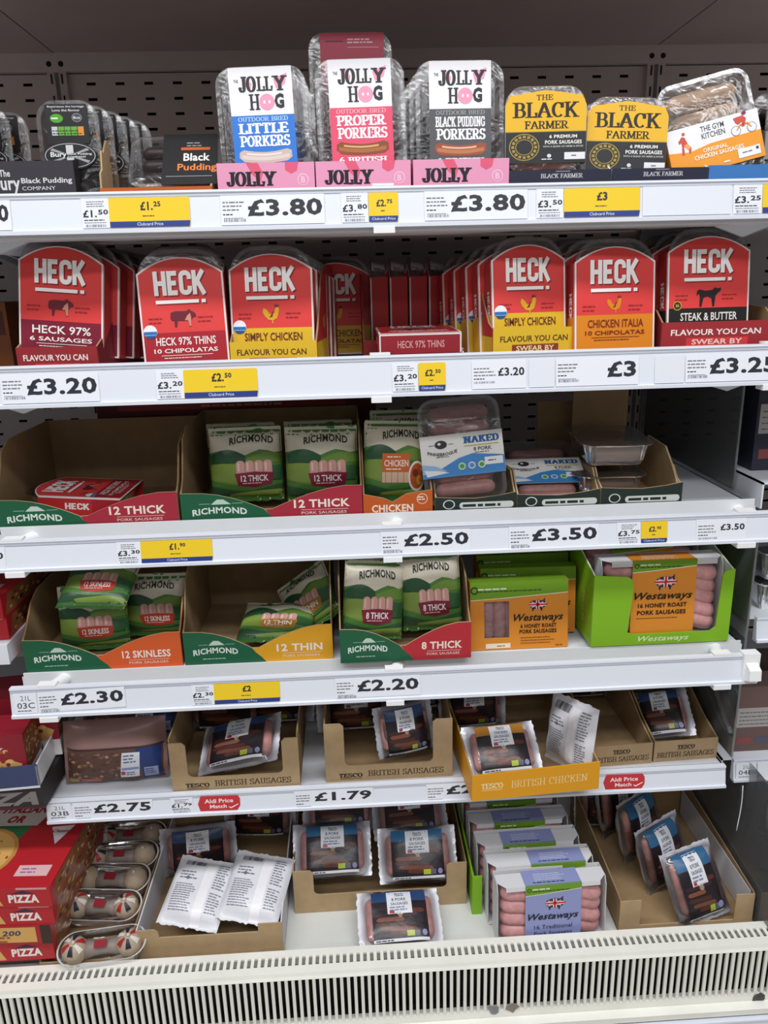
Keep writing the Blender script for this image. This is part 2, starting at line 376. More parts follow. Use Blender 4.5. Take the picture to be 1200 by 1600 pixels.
NAMES = {1: 'top', 2: 'second', 3: 'third', 4: 'fourth', 5: 'lowest'}
def rail_profile(h, lean=.006):
    # y (towards the aisle negative), z down from the rail's upper edge
    return [(0, 0), (-.004, .0), (-.0045, -.003), (-.0025, -.005), (-.0025-lean, -h+.006), (-.0062-lean, -h+.005), (-.0062-lean, -h), (.004, -h), (.006, 0)]
def shelf(row, x0, x1, label, rl, depth=None, riser=0, gap=False, railh=.052, clips=(), caps=False):
    Yr, zr = RAILS[row]; zs = SHELF[row]
    e = empty('shelf', label, 'shelf')
    yf = Yr+(.05 if gap else .012)
    s = MB(); s.box(x0, x1, yf, -.02, zs-.003, zs, WHITE); s.box(x0, x1, yf-.002, yf+.001, zs-.032, zs, WHITE); s.box(x0, x1, yf, yf+.10, zs-.034, zs-.031, WHITE); s.box(x0, x1, yf+.0985, yf+.10, zs-.033, zs-.003, WHITE)
    s.box(x0, x0+.003, yf, -.02, zs-.030, zs, WHITE); s.box(x1-.003, x1, yf, -.02, zs-.03, zs, WHITE)
    s.build('shelf_board', e)
    if riser:
        r = MB(); r.box(x0+.004, x1-.004, yf-.0045, yf-.002, zs-.015, zs+riser, mat('#dfe2e4', .25, .5, noise=.04, nscale=8)); r.build('riser', e)
    for x in (x0+.012, x1-.012):
        b = MB(); b.slabX([(-.02, zs-.003), (-.02, zs-.085), (-.10, zs-.085), (yf+.03, zs-.02), (yf+.03, zs-.003)], x-.0015, x+.0015, WHITE); b.build('shelf_bracket', e)
        xg = x+(.055 if x < (x0+x1)/2 else -.055); g = MB(); g.slabY([(xg-.045, zs-.034), (xg, zs-.05), (xg+.045, zs-.034)], yf+.05, yf+.16, WHITE); g.build('gusset', e)
    R = empty('price_rail', rl, 'price rail')
    p = MB(); pr = rail_profile(railh)
    p.prism(pr, lambda q: (x0, Yr+q[0], zr+q[1]), lambda q: (x1, Yr+q[0], zr+q[1]), RAILW); p.build('rail', R)
    # the clear label cover's lower channel line
    q = MB(); q.box(x0, x1, Yr-.0042, Yr-.0036, zr-.0075, zr-.0068, mat('#b4bac6', .4)); q.build('seam', R)
    for cx in clips:
        c = MB(); c.box(cx-.015, cx+.015, Yr-.014, Yr+.008, zr-railh-.008, zr-railh+.0005, CLIPW); c.box(cx-.015, cx+.015, Yr-.004, Yr+.012, zr+.0002, zr+.0035, CLIPW); c.box(cx-.013, cx+.013, Yr+.0075, Yr+.0115, zr-railh-.004, zr+.001, CLIPW)
        if gap:
            c.prism(ell(0, 0, .011, .011, 12), lambda q: (cx+q[0]-.004, Yr+.006, zr-.012+q[1]), lambda q: (cx+q[0]+.012, yf-.003, zr-.012+q[1]), CLIPW, smooth=True)
        c.build('clip', R)
    if caps:
        c = MB(); c.box(x1-.026, x1+.002, Yr-.011, Yr+.008, zr-railh+.001, zr+.004, CLIPW)
        c.slabX([(Yr-.011, zr-.012), (Yr-.026, zr-.02), (Yr-.028, zr-.038), (Yr-.011, zr-.045)], x1-.022, x1-.002, CLIPW); c.build('end_cap', R)
    return e
shelf(1, -HX, HX, 'top white steel shelf under the black pudding and pig-logo packs', 'long white price rail along the top shelf', clips=(-.6, .006, .6), railh=.054)
shelf(2, -HX, HX, 'white steel shelf under the row of red sleeved packs', 'long white price rail under the red sleeved packs', clips=(-.6, -.004, .59), railh=.060)
shelf(3, -HX, HX, 'white steel shelf with a raised front lip and empty space beside the stacked trays', 'white price rail under the two tall open card boxes of the third row', riser=.013, gap=True, railh=.049, clips=(-.583, .008, .583))
shelf(4, -HX, HX, 'white steel shelf under the green box and orange sleeved packs', 'white price rail on pegs with a moulded end cap', riser=.008, gap=True, railh=.051, clips=(-.565, .006, .565), caps=True)
shelf(5, -HX, HX, 'lowest white steel shelf under the plain brown sausage boxes', 'short white price rail bearing the two red price match tickets', railh=.042)
# neighbouring bays
for row in (1, 2, 3):
    shelf(row, -1.9, -HX-.004, 'edge of the pizza bay\'s %s white shelf' % NAMES[row], 'end of the pizza bay\'s %s price rail' % NAMES[row], railh=.052)
for row in (1, 2):
    shelf(row, HX+.004, 1.9, 'edge of the %s shelf in the bay past the clear divider' % NAMES[row], 'end of the %s price rail in the bay past the clear divider' % NAMES[row], railh=.054)

# bottom air grille: two rows of separate bars
G = empty('air_grille', 'cream slotted air return grille along the bottom front of the chiller', 'grille')
g0, g1 = -1.3, 1.3
zt, ya, yb, yc = .432, -.688, -.720, -.728
f = MB(); f.box(g0, g1, ya, ya+.012, .385, zt, CREAM); f.box(g0, g1, ya-.003, ya, zt-.004, zt, CREAM); f.build('inner_edge', G)
f = MB(); f.prism([(yb+.010, zt), (yb-.006, zt), (yc, zt-.006), (yc-.003, zt-.011), (yc, zt-.013), (yc+.004, zt-.012), (yb+.010, zt-.006)], lambda q: (g0, *q), lambda q: (g1, *q), CREAM); f.build('nose', G)
f = MB(); f.prism([(yc-.002, zt-.112), (yc-.004, zt-.122), (yc-.004, zt-.126), (yc-.020, zt-.128), (yc-.020, zt-.140), (yc+.01, zt-.140), (yc+.01, zt-.112)], lambda q: (g0, *q), lambda q: (g1, *q), CREAM); f.build('lower_ledge', G)
f = MB(); f.box(g0, g1, ya, yb-.005, .29, .30, DARK); f.box(g0, g1, ya+.001, ya+.003, .29, zt-.006, DARK); f.box(g0, g1, ya+.0005, yb+.004, zt-.024, zt-.022, DARK); f.build('duct_shade_plates', G)  # near-black plates colour in the shade under the bars; the upper is added
pitch = .0123
tb = MB(); tb.box(-.0029, .0029, yb+.009, ya-.002, zt-.0035, zt-.0008, CREAM); tme = tb.mesh('slat')
fb = MB(); fb.box(-.0028, .0028, yc-.0025, yc+.0015, zt-.113, zt-.010, CREAM); fme = fb.mesh('slat')
for i in range(140):
    x = (i-69.5)*pitch
    for me in (tme, fme):
        o = bpy.data.objects.new('slat', me); o.location.x = x; o.parent = G; COL.objects.link(o)
kb = MB(); kb.box(-1.95, 1.95, -.735, -.70, .02, .288, WHITE); tag(kb.build('trim_6'), 'white kick panel below the air grille', None, kind='structure')
br = MB(); br.prism(rail_profile(.05), lambda q: (-1.3, -.752+q[0], .288+q[1]), lambda q: (1.3, -.752+q[0], .288+q[1]), RAILW)
br = br.build('price_rail'); tag(br, 'white price rail below the air grille at the bottom edge', 'price rail')

# ------------------------------------------------------------------ builders: boxes, trays, bags
K = .001
def span(u0, u1, v, Y):
    a, b = atY(u0, v, Y).x, atY(u1, v, Y).x; return (a+b)/2, (b-a)*1000
def mmf(pts): return [(a*K, b*K) for a, b in pts]
def card_box(label, w, d, fpts, spts, back_h, m=CARD, inner=None, rpts=None, skin=None, backm=None, t=2.5, group=None, name='card_box', fm=None, lpts=None, side_skin=None):
    """Open display box. fpts: front outline (x from the left, z); spts: side outline (y from the front, z); all in mm."""
    e = empty(name, label, 'box', group); inner = inner or m
    b = MB(); b.box(-w/2*K, w/2*K, t*K, d*K, 0, t*K, inner); b.build('base_panel', e)
    f = MB(); f.slabY(mmf([(x-w/2, z) for x, z in fpts]), 0, t*K, fm or m); f = f.build('front_panel', e)
    for sgn, pts in ((-1, lpts or spts), (1, rpts or spts)):
        q = MB(); x0 = sgn*(w/2)*K; x1 = sgn*(w/2-t)*K
        q.slabX(mmf([(max(y, t+.2), z) for y, z in pts]), min(x0, x1), max(x0, x1), inner)
        q = q.build('side_panel', e)
        if side_skin or skin:
            k = MB(); a, b2 = sgn*(w/2+.05)*K, sgn*(w/2+.4)*K
            k.slabX(mmf([(max(y, t+.2), z) for y, z in pts]), min(a, b2), max(a, b2), side_skin or skin); k.build('printed_face', q)
    if back_h:
        q = MB(); q.box(-(w/2-t)*K, (w/2-t)*K, (d-t)*K, d*K, t*K, back_h*K, backm or inner); q.build('back_panel', e)
    return e, f
def rect(w, h): return [(0, 0), (w, 0), (w, h), (0, h)]
def ushape(w, h, low, post, r=10):
    # front panel with a wide cut-out between two posts
    a = [(0, 0), (w, 0), (w, h), (w-post+6, h), (w-post, h-6), (w-post, low+r)]
    a += [(w-post-r+r*math.cos(math.radians(-t)), low+r-r*math.sin(math.radians(t))) for t in (30, 60, 90)]
    a += [(post+r-r*math.sin(math.radians(t)), low+r-r*math.cos(math.radians(t))) for t in (0, 30, 60, 90)]
    return a+[(post, h-6), (post-6, h), (0, h)]
def wave(n, f): return [f(k/n) for k in range(n+1)]

def tray(e, w, h, t, r, tm=TRAY, fm=FILM, rib=0.0, dome=3.0, z0=0.0, film=True, n=6):
    """Moulded tray with a flange and its lidding film; the flange lies in the plane y = 0 and faces the aisle."""
    def ring(ins, y, rr, amp=0.0):
        p = rrect(-w/2+ins, w/2-ins, z0+ins, z0+h-ins, [max(2, q-ins) for q in rr], n); c = len(p); out = []
        for i, (x, z) in enumerate(p):
            s = 1-amp*(i % 2); out.append((x*s*K, y*K, (z0+h/2+(z-z0-h/2)*s)*K))
        return out
    rr = r if not isinstance(r, (int, float)) else (r, r, r, r)
    b = MB(); b.rings([ring(0, 1.2, rr), ring(0, 0, rr), ring(6, 0, rr), ring(8, 4, rr, rib), ring(13, t*.8, rr, rib), ring(18, t, rr)], tm, close0=False, close1=True, smooth=False)
    b.recalc = True; b.build('tray', e)
    if film:
        f = MB(); f.rings([ring(1, -.3, rr), ring(min(w, h)*.12, -dome*.6, rr), ring(min(w, h)*.3, -dome, rr)], fm, close0=False, close1=True); f.build('film', e)
def sausages(e, n, w, h, z0, r, y, m=MEAT, vertical=False, jit=1.5, seed=3, x0=0):
    rd = random.Random(seed)
    for i in range(n):
        if vertical:
            x = x0-w/2+w*(i+.5)/n; b = MB(); b.capsule(((x+rd.uniform(-jit, jit))*K, y*K, z0*K), ((x+rd.uniform(-jit, jit))*K, y*K, (z0+h)*K), r*K, m)
        else:
            z = z0+h*(i+.5)/n; b = MB(); b.capsule(((x0-w/2)*K, y*K, (z+rd.uniform(-jit, jit))*K), ((x0+w/2)*K, y*K, (z+rd.uniform(-jit, jit))*K), r*K, m)
        b.build('sausage', e)
def wrap_sleeve(e, pts, y, depth, m, sm=None, th=.6, sides=True, top=None):
    """Card sleeve: front face of outline pts (mm, x centred) at y, with flanks running back by depth."""
    s = MB(); s.slabY(mmf(pts), (y-th)*K, y*K, m)
    xs = [p[0] for p in pts]; x0, x1 = min(xs), max(xs)
    if sides:
        for x in (x0, x1):
            zz = [p[1] for p in pts if abs(p[0]-x) < .5]; a, b = min(zz), max(zz)
            s.box((x-.3)*K, (x+.3)*K, y*K, (y+depth)*K, a*K, b*K, sm or m)
    if top: s.box(x0*K, x1*K, y*K, (y+top)*K, (max(p[1] for p in pts)-.6)*K, max(p[1] for p in pts)*K, m)
    return s.build('sleeve', e)
def sleeve_canvas(pts, y, th=.6):
    x0 = min(p[0] for p in pts); z0 = min(p[1] for p in pts)
    return Canvas(lambda u, v, o: ((x0+u)*K, (y-th-o)*K, (z0+v)*K))

def pillow(w, h, t, seed=0, crimp='tb', wr=1.6, cr=9.0):
    """Height of a filled bag's face above its mid plane, in mm."""
    rd = random.Random(seed); ph = [rd.uniform(0, 6.28) for _ in range(8)]
    def B(u, v):
        a, b = 2*u/w-1, 2*v/h-1
        if crimp == 'tb': b = b/(1-2*cr/h)
        else: a = a/(1-2*cr/w)
        a, b = min(1, abs(a)), min(1, abs(b))
        k = ((1-a**3.2)*(1-b**3.2))**.55
        s = math.sin(u*.11+ph[0]+v*.06)*.6+math.sin(v*.13-u*.05+ph[1])*.6+math.sin((u+v)*.09+ph[2])*.5
        edge = 1-k
        return t*k+s*wr*(.35+.9*edge)*min(1, k*3+.25)
    return B
def bag(name, label, cat, w, h, t, fm, bm=None, seed=0, crimp='tb', art=None, group=None, wr=1.6, back=.55, meat=None, cr=9.0, zig=True, e=None):
    e = e or empty(name, label, cat, group); B = pillow(w, h, t, seed, crimp, wr, cr); nu, nv = 22, 20
    rd = random.Random(seed+50); jz = [rd.uniform(-1.5, 1.5) for _ in range(64)]
    for part, sg, m in (('front_film', -1, fm), ('back_film', back, bm or fm)):
        mb = MB(); vs = []
        for j in range(nv+1):
            for i in range(nu+1):
                u, v = w*i/nu, h*j/nv; uu, vv = u, v
                if crimp == 'tb' and j in (0, nv): vv += (1 if j else -1)*(jz[i] if zig else 0)
                if crimp == 'lr' and i in (0, nu): uu += (1 if i else -1)*(jz[j] if zig else 0)
                curl = (jz[(i+j) % 60]*1.2 if (j in (0, nv) and crimp == 'tb' or i in (0, nu) and crimp == 'lr') else 0)
                vs.append(((uu-w/2)*K, (sg*max(B(u, v), .25)+curl*.6)*K, vv*K))
        fs = [(j*(nu+1)+i, j*(nu+1)+i+1, (j+1)*(nu+1)+i+1, (j+1)*(nu+1)+i) for j in range(nv) for i in range(nu)]
        if sg > 0: fs = [f[::-1] for f in fs]
        mb.recalc = False; mb.add(vs, fs, m, True); p = mb.build(part, e)
        if sg < 0 and art:
            cv = Canvas(lambda u, v, o: ((u-w/2)*K, -(B(u, v)+.35+o*1.6)*K, v*K), tess=5.5, film=True); art(cv, w, h); cv.build('print', p)
        if sg > 0 and art and getattr(art, 'back', None):
            cv = Canvas(lambda u, v, o: ((w/2-u)*K, (back*B(w-u, v)+.35+o*1.6)*K, v*K), tess=5.5, film=True); art.back(cv, w, h); cv.build('print', p)
    if meat: meat(e)
    return e
BAGF = lambda h: mat(h, .30, .5, bump=.55, bscale=38, name='film_'+h.strip('#'))
LBL = lambda h: mat(h, .45, .3)
ORD = ('second', 'third', 'fourth', 'fifth', 'sixth', 'seventh', 'eighth')
def behind(first, n, step, label, group, lean=0, fade=None):
    """Further packs of the same kind standing in line behind the first."""
    out = []
    for k in range(n):
        c = copy_tree(first); c['label'] = label % ORD[k]; c['group'] = group
        c.location = first.location+Vector(step)*(k+1); out.append(c)
    first['group'] = group; return out

# ------------------------------------------------------------------ small drawn marks
def pig(cv, cx, cy, s, c, belly=None):
    P = [(-1, .1), (-.95, .5), (-.6, .62), (.25, .6), (.5, .75), (.62, .62), (.85, .5), (1, .3), (.98, .15), (.75, .1), (.6, -.1), (.55, -.6), (.42, -.6), (.36, -.15), (-.45, -.12), (-.55, -.6), (-.7, -.6), (-.72, -.1), (-.92, -.1)]
    cv.P([(cx+x*s, cy+y*s) for x, y in P], c)
    if belly: cv.P([(cx+x*s, cy+y*s) for x, y in [(.3, .25), (.55, .45), (.6, .1), (.56, -.55), (.44, -.55), (.36, -.1), (.1, -.1)]], belly)
def hen(cv, cx, cy, s, c, comb):
    cv.P([(cx+x*s, cy+y*s) for x, y in [(-.9, .75), (-.55, .55), (-.25, .1), (.25, .15), (.4, .75), (.7, .85), (.8, .6), (.7, .1), (.55, -.35), (.1, -.6), (-.4, -.5), (-.8, -.1), (-1, .3)]], c)
    cv.P([(cx+x*s, cy+y*s) for x, y in [(.32, .8), (.3, 1.1), (.46, 1.0), (.56, 1.15), (.64, .98), (.8, 1.05), (.74, .82)]], comb)
    cv.P([(cx+x*s, cy+y*s) for x, y in [(-.05, .1), (.2, .5), (.05, -.2), (-.3, -.3)]], comb)
    cv.P([(cx+x*s, cy+y*s) for x, y in [(0, -.55), (.12, -.55), (.14, -.9), (.02, -.9)]], c, same=True)
def bull(cv, cx, cy, s, c):
    cv.P([(cx+x*s, cy+y*s) for x, y in [(-1, .5), (-.8, .62), (-.3, .5), (.3, .55), (.55, .75), (.8, .65), (1.05, .72), (1.05, .5), (.8, .3), (.6, .1), (.5, -.75), (.35, -.75), (.25, -.1), (-.1, .05), (-.45, -.05), (-.6, -.75), (-.78, -.75), (-.75, 0), (-.85, .3), (-1.05, .1)]], c)
def flagpig(cv, cx, cy, s):
    W, N, Rd = '#ece9e6', '#2b2c4e', '#c8202c'
    body = [(cx+s*1.0*math.cos(a)*(1 if math.cos(a) > 0 else .95), cy+s*.52*math.sin(a)) for a in [2*math.pi*k/28 for k in range(28)]]
    body[0] = (cx+s*1.12, cy+s*.05)
    cv.P(body, N)
    for x in (-.5, .45): cv.P([(cx+s*(x-.12), cy-s*.35), (cx+s*(x+.14), cy-s*.35), (cx+s*(x+.06), cy-s*.75), (cx+s*(x-.06), cy-s*.75)], N, same=True)
    cv.P([(cx+s*.5, cy+s*.35), (cx+s*.85, cy+s*.75), (cx+s*.82, cy+s*.25)], N, same=True)
    for sx in (-1, 1):
        for c, t in ((W, .13), (Rd, .05)):
            cv.P([(cx-sx*s*.62-0*t, cy-s*.36+t*s), (cx-sx*s*.62, cy-s*.36-t*s*.2), (cx+sx*s*.66, cy+s*.32-t*s), (cx+sx*s*.66, cy+s*.34+t*s*.2)], c)
    cv.R(cx-s*.17, cy-s*.5, s*.38, s*1.0, W); cv.R(cx-s*.93, cy-s*.17, s*1.9, s*.34, W, same=True)
    cv.R(cx-s*.08, cy-s*.51, s*.2, s*1.02, Rd); cv.R(cx-s*.94, cy-s*.09, s*1.98, s*.18, Rd, same=True)
def cooked(cv, x, y, w, h, cols, bend=.25):
    # picture of one sausage: a bent rounded bar with browned marks
    n = 10; top = [(x+w*k/n, y+h*(.95-bend*math.sin(math.pi*k/n))) for k in range(n+1)]; bot = [(x+w*k/n, y+h*(.15-bend*.55*math.sin(math.pi*k/n))) for k in range(n+1)]
    top[0] = (x+w*.02, y+h*.72); top[-1] = (x+w*.985, y+h*.76); bot[0] = (x+w*.01, y+h*.38); bot[-1] = (x+w*.99, y+h*.34)
    cv.P(bot+top[::-1], cols[0])
    mid = lambda a, b, q0, q1: [(x+w*(a+(b-a)*k/6), y+h*(q0-bend*.8*math.sin(math.pi*(a+(b-a)*k/6)))) for k in range(7)]+[(x+w*(b-(b-a)*k/6), y+h*(q1-bend*.8*math.sin(math.pi*(b-(b-a)*k/6)))) for k in range(7)]
    cv.P(mid(.06, .94, .36, .60), cols[1]); cv.P(mid(.15, .8, .66, .78), cols[2])

# ------------------------------------------------------------------ price labels on the rails
def price_label(row, u0, u1, kind, txt, label, group=None, tilt=0, x_off=0, Y=None, vshift=0):
    Yr, zr = RAILS[row]; hmm = {1: 39, 2: 41, 5: 30}.get(row, 35)
    vc = {1: 322, 2: 598, 3: 850, 4: 1082, 5: 1245, 7: 1598}[row]
    a, b = atY(u0, vc-((u0-600)*.03), Yr-.006), atY(u1, vc-((u1-600)*.03), Yr-.006)
    w = (b.x-a.x)*1000; h = hmm
    e = empty('price_label', label, 'price label', group); top = zr-{2: .012, 5: .0055}.get(row, .008)+vshift*K
    place(e, (a.x+x_off, Yr-.0030-.006*(.003+h*K)/.041, top-h*K), rx=-8, ry=tilt)
    W = {'club': '#e9c62a', 'clubs': '#e9c62a', 'aldi': '#c2343c'}.get(kind, '#e4e7ef')
    if kind == 'blank': W = '#dde1ea'
    pts = rrect(0, w, 0, h, {'aldi': 3, 'club': 2, 'clubs': 2}.get(kind, .6), 3)
    if kind == 'aldi': pts = [(0, h*.5), (w*.05, h*.04), (w*.93, 0), (w, h*.3), (w, h*.75), (w*.95, h*.97), (w*.07, h)]
    c = MB(); c.slabY(mmf(pts), -.0006, 0, LBL(W)); card = c.build('card', e)
    cv = Canvas(lambda u, v, o: (u*K, -.0006-o*K, v*K)); INK = '#2e3038'; GR = '#6d7078'
    if kind == 'big':
        d = min(34, w*.28); p = w-d-6
        if txt == '£3': p = 44
        cv.lines(3, h-10, d-4, 3, 5, 1.7, GR, seed=row*7+int(u0)); cv.lines(3, h-26, d*.5, 1, 4, 1.6, INK, 4); cv.bars(4, h-35, d-4, 4, GR, seed=int(u0)); cv.lines(4, h-30.5, d-4, 1, 4, .8, GR, 9)
        cv.T(txt, d+3 if txt != '£3' else w-p-4, h*.28, p, h*.58, INK, bold=.035)
    elif kind == 'mid':
        d = w*.48; cv.lines(3, h-12, d-6, 3, 5, 1.6, GR, seed=int(u0)); cv.bars(3, h-33, d-8, 3, GR, seed=3)
        cv.lines(3, h-27, d*.5, 1, 4, 1.5, INK, 4); cv.T(txt, d, h*.45, w-d-3, h*.3, INK, bold=.03)
    elif kind == 'small':
        cv.lines(w*.2, h-5, w*.65, 3, 3, 1.1, GR, seed=int(u0))
        main, sup = txt.split('.'); W1 = w*.5
        cv.T(main+'.', 2, h*.36, W1, h*.25, INK, bold=.03); cv.T(sup, W1+4, h*.45, w*.36, h*.17, INK, bold=.03)
        cv.lines(3, h*.25, w-7, 1, 3, 1.3, INK, 5); cv.lines(3, h*.17, w-6, 1, 3, .9, GR, 6); cv.bars(5, h*.03, w-9, h*.09, GR, 7)
    elif kind in ('club', 'clubs'):
        cv.P([(0.3, 0), (w-1.5, 0), (w-.2, h*.16), (w-.2, h*.2), (0.3, h*.2)], '#2c3c84')
        cv.T('Clubcard Price', w*.5, h*.05, 0, h*.11, '#c9d2ee', bold=.01, align='c') if kind == 'club' else cv.T('Clubcard Price', w*.1, h*.06, w*.8, h*.09, '#c9d2ee', bold=.01)
        cx = w*.5
        if '.' in txt:
            main, sup = txt.split('.'); s = h*(.3 if kind == 'club' else .24); yy = h*(.56 if kind == 'club' else .52)
            mw = s*1.45; sw = s*.8
            cv.T(main+'.', cx-mw*.72, yy, mw, s, INK, bold=.03); cv.T(sup, cx+mw*.36, yy+s*.42, sw, s*.58, INK, bold=.03)
        else: cv.T(txt, cx, h*.56, 0, h*.3, INK, bold=.035, align='c')
        cv.lines(cx-w*.09, h*.36, w*.2, 1, 3, 1.1, INK, 8)
    elif kind == 'aldi':
        cv.T('Aldi Price', w*.16, h*.53, w*.68, h*.27, '#f2e3e4', bold=.02); cv.T('Match', w*.28, h*.19, w*.4, h*.24, '#f2e3e4', bold=.02)
        cv.P([(w*.72, h*.25), (w*.78, h*.14), (w*.97, h*.4), (w*.94, h*.42), (w*.78, h*.22), (w*.74, h*.28)], '#f2e3e4')
    elif kind == 'loc':
        a1, b1 = txt.split('/'); cv.T(a1, w*.3, h*.62, w*.45, h*.24, GR, bold=0); cv.T(b1, w*.14, h*.24, w*.76, h*.28, INK if row < 6 else GR, bold=.003); cv.lines(w*.14, h*.1, w*.76, 1, 3, 1.4, INK, 3)
    cv.build('print', card); return e
LG = 'shelf price labels'
for row, u0, u1, kind, txt, lab, *rest in (
    (1, -100, 18, 'big', '£3.80', 'price card cut off at the top shelf\'s outer end under the black pudding box'),
    (1, 128, 171, 'small', '£1.50', 'small white £1.50 price card under the black pudding tray'),
    (1, 171, 297, 'club', '£1.25', 'wide yellow £1.25 price card with blue foot under the black pudding tray'),
    (1, 345, 507, 'big', '£3.80', 'big white £3.80 price card under the blue pig-logo pack'),
    (1, 533, 575, 'small', '£3.80', 'small white price card beside the little yellow card under the pink pig-logo pack'),
    (1, 576, 622, 'clubs', '£2.75', 'small yellow £2.75 price card on the top rail'),
    (1, 663, 824, 'big', '£3.80', 'big white £3.80 price card under the charcoal pig-logo pack'),
    (1, 838, 880, 'small', '£3.50', 'small white £3.50 price card under the yellow and black packs'),
    (1, 881, 1000, 'club', '£3', 'wide yellow £3 price card on the top rail'),
    (1, 1004, 1143, 'blank', '', 'blank white strip beside the wide yellow £3 card'),
    (1, 1146, 1191, 'small', '£3.25', 'small white £3.25 price card under the orange and white tray'),
    (1, 1192, 1290, 'club', '£2.50', 'yellow price card cut off at the end of the top rail'),
    (2, 3, 156, 'big', '£3.20', 'big white £3.20 price card under the maroon banded pork pack'),
    (2, 245, 288, 'small', '£3.20', 'small white price card under the unboxed thins pack'),
    (2, 288, 403, 'club', '£2.50', 'wide yellow blue-footed price card under the yellow fronted chicken box by the thins'),
    (2, 613, 653, 'small', '£3.20', 'small white £3.20 price card beside the narrow yellow £2.50 card'),
    (2, 654, 696, 'clubs', '£2.50', 'narrow yellow £2.50 price card under the fallen red pack'),
    (2, 737, 822, 'mid', '£3.20', 'white £3.20 price card under the second yellow fronted box'),
    (2, 826, 866, 'blank', '', 'small blank white strip before the big £3 card'),
    (2, 868, 997, 'big', '£3', 'big white £3 price card under the orange banded red pack'),
    (2, 1022, 1068, 'blank', '', 'small blank white strip between the £3 and £3.25 cards'),
    (2, 1070, 1215, 'big', '£3.25', 'big white £3.25 price card under the black banded steak pack'),
    (3, -90, 8, 'mid', '£2.50', 'white price card cut off at the outer end of the third rail'),
    (3, 182, 220, 'small', '£3.30', 'small white price card beside the yellow card under the lying red pack'),
    (3, 220, 332, 'club', '£1.90', 'wide yellow blue-footed price card under the box with one lying red pack'),
    (3, 595, 735, 'big', '£2.50', 'big white £2.50 price card under the orange chicken box'),
    (3, 795, 935, 'big', '£3.50', 'big white £3.50 price card under the blue and white labelled trays'),
    (3, 963, 1000, 'small', '£3.75', 'small white price card beside the little yellow card under the brown trays'),
    (3, 1001, 1042, 'clubs', '£2.95', 'small yellow £2.95 price card under the stacked brown trays'),
    (3, 1087, 1165, 'mid', '£3.50', 'white £3.50 price card with small figures under the empty shelf space'),
    (4, 22, 58, 'loc', '21L/03C', 'white shelf location card reading 21L 03C'),
    (4, 60, 197, 'big', '£2.30', 'big white £2.30 price card sitting crooked in its rail', -1.5),
    (4, 300, 335, 'small', '£2.30', 'small white price card beside the yellow card under the 12 thin box'),
    (4, 335, 438, 'club', '£2', 'wide yellow blue-footed price card under the nearly empty 12 thin box'),
    (4, 524, 657, 'big', '£2.20', 'big white £2.20 price card under the red and green 8 thick box'),
    (5, 73, 110, 'loc', '21L/03B', 'white shelf location card reading 21L 03B'),
    (5, 113, 238, 'big', '£2.75', 'big white £2.75 price card under the minced meat pack'),
    (5, 266, 301, 'small', '£1.79', 'small white £1.79 price card beside a red price match ticket'),
    (5, 309, 375, 'aldi', '', 'red price match ticket under the brown box of lying packs'),
    (5, 460, 583, 'big', '£1.79', 'big white £1.79 price card under the notched brown box'),
    (5, 666, 800, 'big', '£2.00', 'white price card half hidden behind the overhanging yellow box'),
    (5, 942, 1006, 'aldi', '', 'red price match ticket beside the overhanging yellow box')):
    price_label(row, u0, u1, kind, txt, lab, LG, tilt=rest[0] if rest else 0)
RAILS[7] = (-.752, .288)
price_label(7, 1050, 1170, 'big', '£2.70', 'price card just showing in the rail below the grille', LG)

# ------------------------------------------------------------------ top row
Z1 = SHELF[1]; Y1 = -.620
def X1(u, v=280, Y=Y1): return atY(u, v, Y).x
